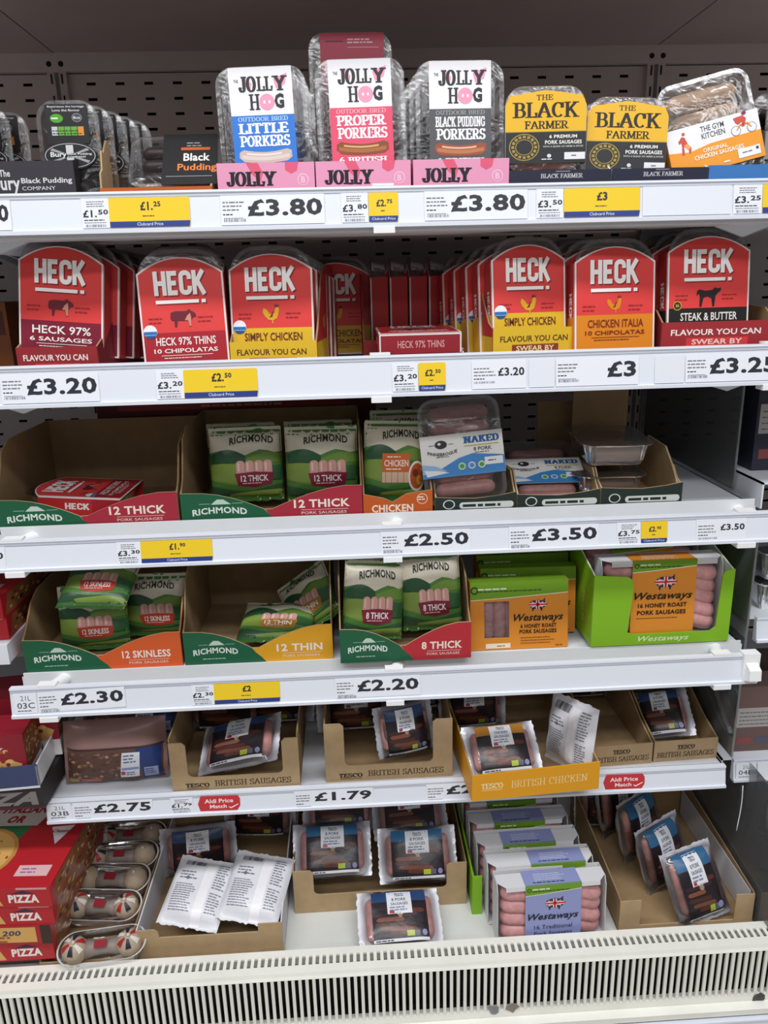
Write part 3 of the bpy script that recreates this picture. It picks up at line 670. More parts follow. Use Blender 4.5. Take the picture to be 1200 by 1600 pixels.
# dark box of round-cornered pudding packs
xb0, xb1 = -.590, -.425; w = (xb1-xb0)*1000
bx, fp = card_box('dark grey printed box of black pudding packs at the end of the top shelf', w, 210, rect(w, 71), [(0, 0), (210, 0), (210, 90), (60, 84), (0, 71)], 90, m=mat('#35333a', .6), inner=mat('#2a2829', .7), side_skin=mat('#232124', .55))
place(bx, ((xb0+xb1)/2, Y1, Z1))
cv = Canvas(front(w)); WI = '#d9d8da'
cv.T('The', 62, 51, 15, 9, WI, bold=.02); cv.T('Bury', 51, 28, 38, 24, WI, bold=.025); cv.T('Black Pudding', 91, 40, 70, 9, WI, bold=.02); cv.T('COMPANY', 91, 33, 46, 5, WI, bold=.0)
cv.build('print', fp)
def bury_pack(label, group):
    e = empty('pudding_pack', label, 'food pack', group)
    tray(e, 86, 148, 24, (10, 10, 26, 26), TRAYD, FILM)
    sausages(e, 3, 52, 110, 16, 15, 13, MEATD)
    pts = rrect(-29, 29, 90, 142, 3); s = wrap_sleeve(e, pts, -3.4, 0, mat('#17161a', .4), sides=False)
    cv = Canvas(lambda u, v, o: ((-29+u)*K, (-4-o)*K, (90+v*.9)*K))
    cv.T('Experience the heritage', 4, 52, 50, 3.4, '#d8d8d8', bold=.01); cv.T('Love the flavour', 10, 47, 38, 3.4, '#d8d8d8', bold=.01)
    cv.E(15, 37, 9, 6.5, '#4f9a2c'); cv.E(43, 38, 7, 6.5, '#85858c'); cv.E(43, 38, 6, 5.5, '#45454c'); cv.lines(8, 36, 14, 1, 3, 2, '#e8f0e0'); cv.T('8oz', 38, 36, 10, 4, '#d0d0d4')
    cv.R(7, 12, 8, 13, '#b9bcc0'); cv.R(16, 12, 26, 13, '#5fa233', same=True); cv.R(43, 12, 8, 13, '#d08a2c', same=True); cv.lines(8, 18, 42, 2, 4, 1.5, '#24341c', 4)
    for sx in (24, 33): cv.R(sx, 12, .7, 13, '#17161a')
    cv.build('print', s)
    pts = ell(0, 0, 36, 19, 28); s = MB(); s.slabY(mmf(pts), -.0052, -.0046, mat('#1b1a1e', .4)); s = s.build('oval_badge', e); s.location.z = .074
    cv = Canvas(lambda u, v, o: (u*K, (-5.2-o)*K, (v-40)*K)); cv.E(0, 40, 35, 16.4, '#b9b9bd', n=28); cv.E(0, 40, 34, 15.6, '#1b1a1e', n=28)
    cv.P([(-5, 26), (5, 26), (5, 54), (-5, 54)], '#c9c9cc')
    for a in (-1, 1):
        cv.P([(a*6, 43), (a*24, 50), (a*27, 47), (a*10, 42)], '#9a9a9e', same=True); cv.P([(a*6, 37), (a*24, 30), (a*27, 33), (a*10, 38)], '#9a9a9e', same=True)
    cv.R(-32, 37.5, 64, 5.5, '#1b1a1e'); cv.T('Bury', -27, 36.5, 22, 8.5, '#e4e4e6', bold=.02); cv.T('Black Pudding', -4, 40.2, 34, 3.2, '#e4e4e6'); cv.T('COMPANY', -4, 37, 26, 2.4, '#e4e4e6')
    cv.build('print', s); return e
b1 = bury_pack('front black pudding pack with oval badge and green stickers', 'black pudding packs in the dark box')
place(b1, (X1(108, 200, -.58)+.002, -.598, Z1+.006), rx=-5, rz=2)
behind(b1, 4, (.010, .036, 0), '%s black pudding pack, lined up behind the oval badged front one', 'black pudding packs in the dark box')
for k in range(3):
    dup(b1, ('dark pudding pack at the picture edge, front of its line', 'dark pudding pack at the picture edge, second of its line', 'dark pudding pack at the picture edge, third of its line')[k], (-.585+.012*k, -.60+.038*k, Z1+.008), rx=-6, rz=3, group='black pudding packs at the picture edge')
bx, fp = card_box('dark card box holding the pudding packs at the picture edge', 150, 210, rect(150, 60), [(0, 0), (210, 0), (210, 60), (0, 60)], 60, m=mat('#2a282a', .6)); place(bx, (-.672, Y1, Z1))
# open box with the single flat pudding tray
xb0, xb1 = -.392, -.236; w = (xb1-xb0)*1000
ORG = mat('#c05c1e', .55)
bx, fp = card_box('torn brown card box with orange trim around one flat pudding tray', w, 230, rect(w, 34), [(0, 0), (230, 0), (230, 92), (120, 92), (52, 104), (30, 84), (22, 86), (16, 60), (6, 54), (0, 34)], 82, m=CARD, inner=CARD, rpts=[(0, 0), (230, 0), (230, 82), (60, 60), (0, 34)])
place(bx, ((xb0+xb1)/2, Y1, Z1)); cv = Canvas(front(w)); cv.R(0, 0, w, 34, ORG); cv.build('print', fp)
q = MB(); q.box(-(w/2-4)*K, (w/2-4)*K, .2268, .2272, .074, .083, ORG); q.build('orange_edge', bx)
e = empty('pudding_tray', 'flat black pudding tray with a black and orange label', 'food pack')
tray(e, 132, 92, 24, 16, TRAY, FILM, rib=.02); sausages(e, 3, 100, 70, 11, 11, 12, MEATD)
pts = [(-18, 0), (60, 0), (60, 92), (-18, 92)]; s = wrap_sleeve(e, pts, -3.4, 0, mat('#141316', .4), sides=False); cv = sleeve_canvas(pts, -3.4)
cv.R(26, 62, 42, 5, '#c0562a'); cv.lines(34, 74, 26, 2, 5, 2, '#8d8a88'); cv.T('Black', 30, 42, 38, 14, '#e9e6e4', bold=.02, serif=None); cv.T('Pudding', 22, 21, 56, 16, '#d97a3a', bold=.02); cv.R(6, 14, 66, .8, '#a8a6a4')
cv.build('print', s)
place(e, (X1(268), -.604, Z1+.036), rx=-36)

# pig-logo packs
PINKB = mat('#e49bba', .5)
def jolly_logo(cv, x, y, w):
    # lettering of the pack: two words with pink ears and a snout
    k = w/88; J = '#2e2c31'; PK = '#f09ab6'
    cv.P([(x+k*12, y+k*48), (x+k*20, y+k*46), (x+k*28, y+k*38), (x+k*25, y+k*28), (x+k*14, y+k*40)], PK); cv.P([(x+k*62, y+k*44), (x+k*84, y+k*52), (x+k*80, y+k*36), (x+k*66, y+k*30)], PK, same=True)
    cv.T('THE', x, y+k*40, k*7, k*4.5, J, bold=.01)
    cv.T('JO', x+k*7, y+k*26, k*28, k*23, J, serif=(.3, .1)); cv.T('LL', x+k*35, y+k*27, k*26, k*21, J, serif=(.22, .09)); cv.T('Y', x+k*60, y+k*27, k*24, k*22, J, serif=(.26, .1))
    cv.T('H', x+k*22, y, k*17, k*23, J, serif=(.2, .08)); cv.T('G', x+k*62, y+k*1, k*15, k*22, J, bold=.05)
    cv.E(x+k*50, y+k*11, k*12, k*12, PK); cv.E(x+k*46, y+k*11, k*1.6, k*2.4, '#ffffff'); cv.E(x+k*54, y+k*11, k*1.6, k*2.4, '#ffffff', same=True)
def jolly_pack(label, col, l1, l2, brit, saus, group=None):
    e = empty('sausage_pack', label, 'sausage pack', group)
    tray(e, 126, 180, 32, 24, TRAY, FILM, rib=.03); sausages(e, 6, 84, 150, 14, 12, 14)
    pts = [(-44, 2), (44, 2), (44, 178), (-44, 178)]; s = wrap_sleeve(e, pts, -3.6, 0, mat('#e9e9ee', .38), sides=False)
    cv = sleeve_canvas(pts, -3.6); cv.R(0, 0, 88, 114, col)
    jolly_logo(cv, 7, 121, 78)
    pale = {'#2f77d0': '#a9cdf2', '#e0506f': '#f3a9b6', '#55565a': '#9a9a9e'}[col]
    cv.T('OUTDOOR BRED', 9, 106, 70, 6, pale, serif=(.18, .1)); cv.T(l1, 8, 90, 71, 14, '#f4f4f6', serif=(.24, .12)); cv.T(l2, 9, 73, 71, 15, '#f4f4f6', serif=(.24, .12))
    cooked(cv, 6, 51, 76, 21, saus); cv.T(brit, 10, 41, 68, 8, '#f0f0f2', serif=(.24, .12)); cv.lines(14, 30, 60, 2, 6, 2, pale)
    cv.build('print', s); return e
def jolly_box(label, u0, u1, Y):
    xc, w = span(u0, u1, 284, Y)
    bx, fp = card_box(label, w, 200, rect(w, 63), [(0, 0), (200, 0), (200, 63), (0, 63)], 63, m=PINKB, inner=PINKB, group='pink pig-logo boxes'); place(bx, (xc, Y, Z1))
    cv = Canvas(front(w)); CR = '#e0607c'
    cv.P([(w*.30, 63), (w*.42, 63), (w*.47, 50), (w*.44, 38), (w*.36, 48)], CR); cv.P([(w*.70, 63), (w*.84, 63), (w*.82, 52), (w*.76, 48), (w*.70, 53)], CR, same=True)
    cv.T('JOLLY', w*.09, 32, w*.52, 20, '#2a272c', serif=(.3, .1)); cv.T('HOG', w*.2, 8, w*.36, 19, '#2a272c', serif=(.3, .1))
    cv.E(w*.88, 40, 8, 8, '#f4d3e0'); cv.E(w*.88, 40, 7, 7, '#e49bba'); cv.T('B', w*.88, 36, 0, 8, '#f4d3e0', bold=.01, align='c')
    cv.build('print', fp); return xc
RAW = ('#c9b6ae', '#d9cbc4', '#e6dcd6'); BRN = ('#8a4a2c', '#a86a3c', '#d9a878'); BLK = ('#9a5038', '#b8784e', '#e0b49a')
x = jolly_box('pink box fronting the blue labelled pig-logo packs', 340, 492, Y1)
p = jolly_pack('front pig-logo pack with a bright blue lower label', '#2f77d0', 'LITTLE', 'PORKERS', '12 BRITISH', RAW); place(p, (X1(413, 200)+.001, Y1+.006, Z1+.010), rx=-5, ry=-1.5)
behind(p, 3, (.003, .037, -.003), '%s blue labelled pig-logo pack behind the front blue one', 'blue labelled pig-logo packs')
x = jolly_box('pink box fronting the pink labelled pig-logo packs', 494, 642, Y1)
p = jolly_pack('front pig-logo pack with a pink lower label', '#e0506f', 'PROPER', 'PORKERS', '6 BRITISH', BRN); place(p, (X1(568, 180)-.001, Y1+.006, Z1+.018), rx=-5, ry=-1)
behind(p, 1, (.002, .037, -.004), '%s pink labelled pig-logo pack behind the front pink one', 'pink labelled pig-logo packs')
e = empty('sausage_pack', 'pack standing upside down with a crimson back label above the pink pack', 'sausage pack')
tray(e, 124, 180, 32, 24, TRAY, FILM); sausages(e, 6, 84, 150, 14, 12, 14)
pts = [(-44, 2), (50, 2), (50, 178), (-44, 178)]; s = wrap_sleeve(e, pts, -3.6, 0, mat('#b8324f', .4), sides=False); cv = sleeve_canvas(pts, -3.6); cv.R(8, 164, 26, 1.6, '#6a1c30'); cv.lines(40, 166, 44, 2, 4, 2, '#efc7cf'); cv.R(40, 156, 46, .8, '#efc7cf'); cv.lines(6, 130, 80, 12, 8, 2, '#e8b8c2', 6); cv.build('print', s)
place(e, (X1(548, 100, -.54), -.535, Z1+.072), rx=-5)
x = jolly_box('pink box fronting the charcoal labelled pig-logo packs', 646, 795, Y1)
p = jolly_pack('front pig-logo pack with a charcoal lower label', '#55565a', 'BLACK PUDDING', 'PORKERS', '6 BRITISH', BLK); place(p, (X1(721, 180), Y1+.006, Z1+.014), rx=-5)
behind(p, 3, (-.006, .037, -.003), '%s charcoal labelled pig-logo pack behind the front charcoal one', 'charcoal labelled pig-logo packs')

# yellow and black packs
def farmer_pack(label):
    e = empty('sausage_pack', label, 'sausage pack', 'yellow and black sleeved packs')
    tray(e, 116, 138, 32, (8, 8, 26, 26), TRAY, FILM); sausages(e, 6, 98, 124, 7, 11, 12, mat('#c9948a', .45, noise=.15, nscale=90))
    pts = [(-58, 34), (58, 34), (58, 112), (52, 124), (4, 131), (-4, 131), (-52, 124), (-58, 112)]; s = wrap_sleeve(e, pts, -3.8, 28, mat('#e3b11c', .42), sm=mat('#d8d5d0', .5))
    cv = Canvas(lambda u, v, o: ((u-58)*K, (-4.4-o)*K, (34+v*.87)*K)); INK2 = '#221d18'
    cv.R(0, 0, 116, 48, '#24262a'); cv.R(0, 48, 116, 1.2, '#a08a3a', same=True)
    cv.T('THE', 44, 97, 24, 8, INK2, serif=(.14, .06)); cv.T('BLACK', 10, 70, 96, 24, INK2, serif=(.2, .06)); cv.T('FARMER', 27, 53, 64, 12, INK2, serif=(.18, .06))
    G2 = '#a58b3c'; cv.E(27, 25, 22, 21, G2); cv.E(27, 25, 20.5, 19.5, '#24262a'); cv.E(27, 25, 13, 12.5, G2); cv.E(27, 25, 11.8, 11.3, '#24262a')
    for k in range(16):
        a = k*22.5; c, s2 = math.cos(math.radians(a)), math.sin(math.radians(a)); cv.P([(27+c*14.5-s2*2, 25+s2*14+c*2), (27+c*14.5+s2*2, 25+s2*14-c*2), (27+c*18.5+s2*2.2, 25+s2*18-c*2.2), (27+c*18.5-s2*2.2, 25+s2*18+c*2.2)], G2, same=True)
    cv.T('6 PREMIUM', 63, 38, 40, 5.5, '#e6e4e0', bold=.03); cv.T('PORK SAUSAGES', 57, 29, 53, 6, '#e6e4e0', bold=.03); cv.T('WITH A BLEND OF HERBS & SPICES', 54, 24, 58, 2.6, '#c9c7c2')
    cv.R(85, 5, 30, 11, '#e2e2e4'); cv.lines(95, 10, 12, 1, 3, 1.6, '#44444a'); cv.E(63, 11, 3, 3, '#d8d8da'); cv.lines(52, 5, 22, 1, 3, 1.6, '#d8d8da')
    cv.build('print', s); return e
NAVY = mat('#25283c', .5)
for i, (u0, u1, lab) in enumerate(((797, 955, 'dark navy box under the taller standing yellow and black pack'), (957, 1106, 'dark navy box under the lower leaning yellow and black pack'))):
    xc, w = span(u0, u1, 274, Y1); bx, fp = card_box(lab, w, 200, rect(w, 46), [(0, 0), (200, 0), (200, 110), (120, 110), (0, 46)], 60, m=NAVY, inner=mat('#d9d6d4', .6), fm=NAVY, lpts=[(0, 0), (200, 0), (200, 46), (0, 46)]); place(bx, (xc, Y1, Z1))
    cv = Canvas(front(w)); cv.T('BLACK FARMER', w*.32 if i else w*.3, 35, w*.42, 6, '#c9c7cc', serif=(.18, .07)); cv.R(w*.45, 43.5, w*.14, .8, '#b0aeb4'); cv.build('print', fp)
fp1 = farmer_pack('taller yellow and black sleeved pack next to the charcoal pig-logo pack'); place(fp1, (X1(856, 200), Y1+.008, Z1+.022), rx=-6, rz=-2)
dup(fp1, 'yellow and black pack hidden behind the taller yellow one', (X1(862, 200), Y1+.05, Z1+.02), rx=-6)
dup(fp1, 'lower yellow and black sleeved pack next to the tilted chicken tray', (X1(982, 210), Y1+.010, Z1+.008), rx=-8, ry=2.5, rz=-4)
dup(fp1, 'yellow and black pack hidden behind the lower yellow one', (X1(985, 210), Y1+.052, Z1+.010), rx=-8, ry=1)
# tilted tray of pale sausages
e = empty('sausage_pack', 'tilted clear tray of pale sausages with a white and orange sleeve', 'sausage pack')
tray(e, 134, 172, 36, 22, TRAY, FILM, dome=5); sausages(e, 5, 104, 150, 12, 14, 16, MEATP)
pts = [(-67, 40), (67, 40), (67, 108), (-67, 108)]; s = wrap_sleeve(e, pts, -5.6, 36, mat('#e6e6ea', .4), sm=mat('#e59a2a', .45)); cv = sleeve_canvas(pts, -5.6)
cv.P([(0, 0), (134, 0), (134, 38), (60, 37), (30, 32), (0, 37)], '#e8951f'); cv.T('THE GYM', 50, 55, 34, 8, '#46464c', bold=.01); cv.T('KITCHEN', 50, 45, 34, 8, '#46464c', bold=.01)
cv.E(25, 59, 2.4, 2.4, '#c8552c'); cv.P([(16, 50), (22, 56), (26, 54), (29, 44), (33, 38), (31, 30), (28, 31), (29, 36), (23, 42), (22, 30), (18, 30), (20, 42), (20, 48), (17, 46)], '#c94a3a'); cv.P([(23, 43), (29, 45), (32, 38), (28, 36)], '#e8a05a')
for wx in (99, 122): cv.E(wx, 44, 7, 7, '#8d8d92'); cv.E(wx, 44, 6, 6, '#e6e6ea')
cv.P([(98, 62), (112, 63), (116, 58), (112, 48), (108, 48), (110, 55), (103, 52), (100, 56)], '#c94a3a'); cv.E(114, 66, 3.4, 2.6, '#7a2c4a', same=True); cv.P([(99, 44), (106, 52), (118, 52), (122, 44), (120, 44), (116, 50), (107, 50), (101, 44)], '#d8862c', same=True)
cv.T('ORIGINAL', 48, 26, 36, 6, '#f6ead6', bold=.02); cv.T('CHICKEN SAUSAGES', 34, 18, 72, 6.5, '#f6ead6', bold=.03); cv.R(96, 5, 32, 13, '#e6e6ea'); cv.lines(102, 11, 18, 1, 3, 1.6, '#5a5a60'); cv.R(122, 12, 4, 4, '#44444a'); cv.lines(74, 5, 14, 1, 3, 2, '#f6ead6')
cv.build('print', s); place(e, (X1(1140, 240), Y1+.006, Z1+.006), rx=-10, ry=-13, rz=-3)
xc, w = span(1108, 1215, 268, Y1); bx, fp = card_box('blue edged box under the tilted tray of pale sausages', w, 200, rect(w, 48), [(0, 0), (200, 0), (200, 48), (0, 48)], 48, m=mat('#3f78b8', .5), inner=mat('#d9dadd', .6)); place(bx, (xc, Y1, Z1))
for k in range(3):
    e = empty('sausage_pack', ('dark tray on edge at the end of the top shelf, front of three', 'dark tray on edge at the end of the top shelf, middle of three', 'dark tray on edge at the end of the top shelf, rear of three')[k], 'sausage pack', 'dark trays at the end of the top shelf')
    tray(e, 110, 165, 32, 20, TRAYD, FILM); sausages(e, 5, 84, 140, 12, 12, 14, MEATD)
    pts = [(-55, 60), (55, 60), (55, 100), (-55, 100)]; s = wrap_sleeve(e, pts, -3.6, 30, mat('#8c8a90', .4)); place(e, (.648+.004*k, -.57+.05*k, Z1+.002), rx=-6, rz=-6)

# ------------------------------------------------------------------ second row: red sleeved packs with arched tops
Z2 = SHELF[2]; Y2 = -.622
def X2(u, v=530, Y=Y2): return atY(u, v, Y).x
RED = '#da413f'; CRM = '#e9e2dd'
def arch(w, h0, h1, z0=0, ins=0.0):
    return [(-w/2+ins, z0+ins), (w/2-ins, z0+ins)]+[(w/2-ins-(w-2*ins)*k/12, z0+h0-ins*.6+(h1-h0)*(1-(2*k/12-1)**2)) for k in range(13)]
def red_pack(label, band, btxt, stxt, animal, w=126, bandink=CRM, badge=None, hb=50, group=None):
    e = empty('sausage_pack', label, 'sausage pack', group)
    H = 170; tray(e, w-2, H, 30, (8, 8, 40, 40), TRAYD, FILM, dome=1.5); sausages(e, 6, w-34, 142, 12, 12, 14, mat('#7a4a46', .5, noise=.15, nscale=80))
    pts = arch(w, 136, 158); s = wrap_sleeve(e, pts, -2.4, 30, mat('#e6dedb', .45), sm=mat('#b92a2d', .45))
    cv = sleeve_canvas(pts, -2.4); inn = [(x+w/2, z) for x, z in arch(w, 136, 158, 0, 2.6)]; cv.P(inn, RED)
    cv.P([(2.6, 2.6), (w-2.6, 2.6), (w-2.6, hb), (2.6, hb)], band)
    m = w/126
    for dx, c in ((1.8, '#8a2028'), (0, '#fbf8f6')):
        cv.k += 3; cv.T('heck', 24*m+dx, 102-dx, 76*m, 39, c, serif=(.215, .2)); cv.P([(25*m+dx, 92-dx), (88*m+dx, 92-dx), (88*m+dx, 97-dx), (25*m+dx, 97-dx)], c, same=True); cv.P([(92*m+dx, 92-dx), (98*m+dx, 92-dx), (98*m+dx, 97-dx), (92*m+dx, 97-dx)], c, same=True)
    cx = w*.5
    if animal == 'pig': pig(cv, cx, 69, 19, '#6a2030', '#c98d78')
    elif animal == 'hen': hen(cv, cx, 69, 14, '#d8a420', '#7a2030')
    elif animal == 'hen2': hen(cv, cx, 72, 13, '#d8841c', '#8a2a20')
    else: bull(cv, cx, 68, 19, '#241e20')
    for sx in (12, 84): cv.lines(sx*m, 70, 24*m, 2, 6, 1.8, '#a0262c', seed=sx)
    cv.T(btxt, 20*m, hb-19, 88*m, 12, bandink, bold=.015); cv.T(stxt, 16*m, hb-30, 94*m, 6.5, bandink, bold=.02); cv.R(26*m, hb-34, 76*m, .8, bandink); cv.lines(30*m, hb-38, 70*m, 1, 4, 1.2, bandink)
    if badge == 'blue':
        cv.E(13, hb+2, 10, 10, '#e8eaee'); cv.R(3.4, hb-2.5, 19, 5, '#2f6fb4'); cv.P([(4.5, hb-3), (21.5, hb-3), (18, hb-7), (13, hb-8), (8, hb-7)], '#24528c')
    if badge == 'gold':
        cv.E(16, hb+4, 7, 7, '#c8a83c'); cv.E(16, hb+4, 5.8, 5.8, '#3a3424'); cv.T('50', 16, hb+2, 0, 4, '#d8c070', align='c')
    cv.build('print', s)
    cs = Canvas(lambda u, v, o: ((-w/2-.3-o)*K, (-2.4+30-u)*K, v*K)); cs.T('heck', 9, 92, 40, 12, '#e9dcd9', serif=(.22, .2), rot=-90); cs.R(28, 2, 2, 132, '#e6dedb'); cs.R(0, 2, 27.5, hb-4, band); cs.build('spine_print', s)
    cs = Canvas(lambda u, v, o: ((w/2+.3+o)*K, (-2.4+u)*K, v*K)); cs.R(0, 2, 2, 132, '#e6dedb'); cs.build('spine_edge', s)
    return e
def red_box(label, u0, u1, m, band=None, side=None, hF=54, d=230, Y=Y2, sp=None, txtc='#efe6e2', out=None, rz=0):
    xc, w = span(u0, u1, 548, Y); mm = mat(m, .5)
    sp = sp or [(0, 0), (d, 0), (d, 160), (110, 158), (80, 138), (52, 100), (24, 68), (0, hF)]
    bx, fp = card_box(label, w, d, rect(w, hF), sp, 110, m=mm, inner=CARDD, fm=mm, side_skin=mat(side or m, .5)); place(bx, (xc, Y, Z2), rz=rz)
    cv = Canvas(front(w)); cv.T('FLAVOUR YOU CAN', w*.08, hF-20, w*.8, 9, txtc, bold=.02); cv.R(w*.22, hF-36, w*.55, 12, out or '#d23c3c'); cv.T('SWEAR BY', w*.27, hF-34, w*.45, 8, '#e8d6cf' if not band else '#e6d9a0', bold=.02); cv.build('print', fp)
    if band:
        for q in [c for c in bx.children if c.name.startswith('side_panel')]:
            for sgn in ((1,) if q.children[0].data.vertices[0].co.x > 0 else (-1,)):
                cs = Canvas(lambda u, v, o: (sgn*((w/2+.45)+o)*K, u*K, v*K)); cs.R(3, 2, d-3, 46, band)
                cs.k += 1
                cs2 = cs; hen(cs2, 90, 74, 14, '#c89a24', '#6a1c24')
                cs.build('print', q)
    return bx, xc, w
g = 'maroon banded 6 sausage packs'
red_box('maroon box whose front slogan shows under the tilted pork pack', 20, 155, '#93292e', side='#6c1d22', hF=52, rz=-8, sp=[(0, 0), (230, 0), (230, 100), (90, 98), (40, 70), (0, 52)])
p = red_pack('tilted front red pack with maroon band reading 6 sausages', '#7c1d33', 'HECK 97%', '6 SAUSAGES', 'pig', group=g); place(p, (X2(88, 540), Y2+.018, Z2+.038), rx=-7, ry=5, rz=-4)
behind(p, 4, (.013, .037, -.004), '%s pack in the line behind the tilted maroon banded one', g)
g = 'maroon banded thin sausage packs'
p = red_pack('front red pack with maroon band reading thins, no box before it', '#a51f2c', 'HECK 97% THINS', '10 CHIPOLATAS', 'pig', badge='blue', hb=50, group=g); place(p, (X2(290, 560)+.002, Y2+.004, Z2+.018), rx=-8, ry=-1, rz=3)
behind(p, 2, (-.004, .040, .006), '%s thins pack in the line behind the unboxed maroon one', g)
g = 'yellow banded chicken packs by the thins'
red_box('yellow fronted box with red flank before the chicken pack beside the thins', 358, 496, '#dcb52c', band='#c9a524', side='#a8272b', hF=51, txtc='#5a3a1c', out='#8a3a2c', rz=-6)
p = red_pack('front yellow banded chicken pack beside the thins pack', '#dcb32a', 'SIMPLY CHICKEN', '10 CHIPOLATAS', 'hen', badge='blue', bandink='#6a3320', group=g); place(p, (X2(425, 530), Y2+.016, Z2+.020), rx=-7, rz=-5)
behind(p, 5, (.006, .036, -.003), '%s chicken pack in the line behind the one beside the thins', g)
dup(p, 'chicken pack at the dark rear of the box beside the thins', (X2(525, 480, -.42), -.40, Z2+.010), rx=-6, group=g)
# fallen pack lying in front of the shadowed box
g = 'shadowed packs behind the fallen red pack'
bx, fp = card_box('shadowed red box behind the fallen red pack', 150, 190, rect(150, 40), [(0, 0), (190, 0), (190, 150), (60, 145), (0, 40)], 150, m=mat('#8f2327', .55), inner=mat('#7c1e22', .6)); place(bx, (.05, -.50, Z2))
p = red_pack('fallen red thins pack lying face up, its maroon end showing', '#a51f2c', 'HECK 97% THINS', '10 CHIPOLATAS', 'pig'); place(p, (X2(656, 545)+.002, Y2+.010, Z2+.054), rx=-89, rz=0)
endf = MB(); endf.box(-.063, .063, -.0025, .0275, -.0006, 0, mat('#93232e', .45)); endf = endf.build('end_flap', p)
cs = Canvas(lambda u, v, o: ((u-63)*K, (27.5-v)*K, (-.6-o)*K)); cs.R(0, 27, 126, 2.4, '#e6dedb'); cs.R(0, 0, 2.2, 29, '#e6dedb', same=True); cs.R(123.8, 0, 2.2, 29, '#e6dedb', same=True); cs.T('HECK 97% THINS', 28, 8, 72, 11, '#d9a09c', bold=.01); cs.build('print', endf)
for k in range(4):
    dup(p, ('first red pack on edge in the shadowed box, counted from its torn flank', 'second red pack on edge in the shadowed box, counted from its torn flank', 'third red pack on edge in the shadowed box, counted from its torn flank', 'fourth red pack on edge in the shadowed box, counted from its torn flank')[k], (-.005+.034*k, -.36, Z2+.005), rz=-90, rx=0, group=g)
dup(p, 'red thins pack lying underneath the fallen face-up one', (X2(656, 545)+.006, Y2+.014, Z2+.0285), rx=-90)
g = 'yellow banded chicken packs by the orange banded one'
bx, xc, w = red_box('yellow fronted box before the chicken pack beside the orange banded pack', 768, 905, '#dcb52c', band='#c9a524', side='#a8272b', hF=60, txtc='#5a3a1c', out='#8a3a2c', rz=8)
p = red_pack('front yellow banded chicken pack beside the orange banded pack', '#dcb32a', 'SIMPLY CHICKEN', '10 CHIPOLATAS', 'hen', badge='blue', bandink='#6a3320', w=118, hb=58, group=g); place(p, (X2(830, 515)+.001, Y2+.014, Z2+.024), rx=-7, rz=8)
behind(p, 4, (-.014, .036, -.004), '%s chicken pack in the line behind the one beside the orange banded pack', g)
g = 'orange banded chicken packs'
p = red_pack('front red pack with a plain orange band, no box before it', '#d9821c', 'CHICKEN ITALIA', '10 CHIPOLATAS', 'hen2', bandink='#7a2c1c', hb=58, w=128, group=g); place(p, (X2(961, 540), Y2+.004, Z2+.018), rx=-7, rz=5)
behind(p, 3, (-.008, .038, .002), '%s orange banded pack in the line behind the unboxed one', g)
g = 'black banded steak packs'
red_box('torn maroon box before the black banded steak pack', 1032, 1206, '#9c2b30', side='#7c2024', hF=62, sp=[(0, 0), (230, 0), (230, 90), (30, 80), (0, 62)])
p = red_pack('front red pack with a black band reading steak and butter', '#22201f', 'STEAK & BUTTER', '6 SAUSAGES', 'bull', badge='gold', w=134, hb=52, group=g); place(p, (X2(1112, 510), Y2+.014, Z2+.030), rx=-7, rz=5)
behind(p, 2, (-.010, .038, -.002), '%s steak pack in the line behind the black banded front one', g)
# dim goods in the neighbouring bays of this row
for k in range(2):
    e = empty('food_box', ('dim orange packet at the edge of the second row, outer one', 'dim orange packet at the edge of the second row, inner one')[k], 'food pack', 'dim orange packets'); b = MB(); b.box(-.06, .06, 0, .05, 0, .115, mat('#8a4a1c', .5)); b = b.build('carton', e); cv = Canvas(front(120)); cv.R(6, 60, 108, 40, '#5a2a1c'); cv.lines(10, 50, 90, 4, 9, 3, '#c98a4a'); cv.build('print', b); place(e, (-.692, -.42+.06*k, Z2+.001))

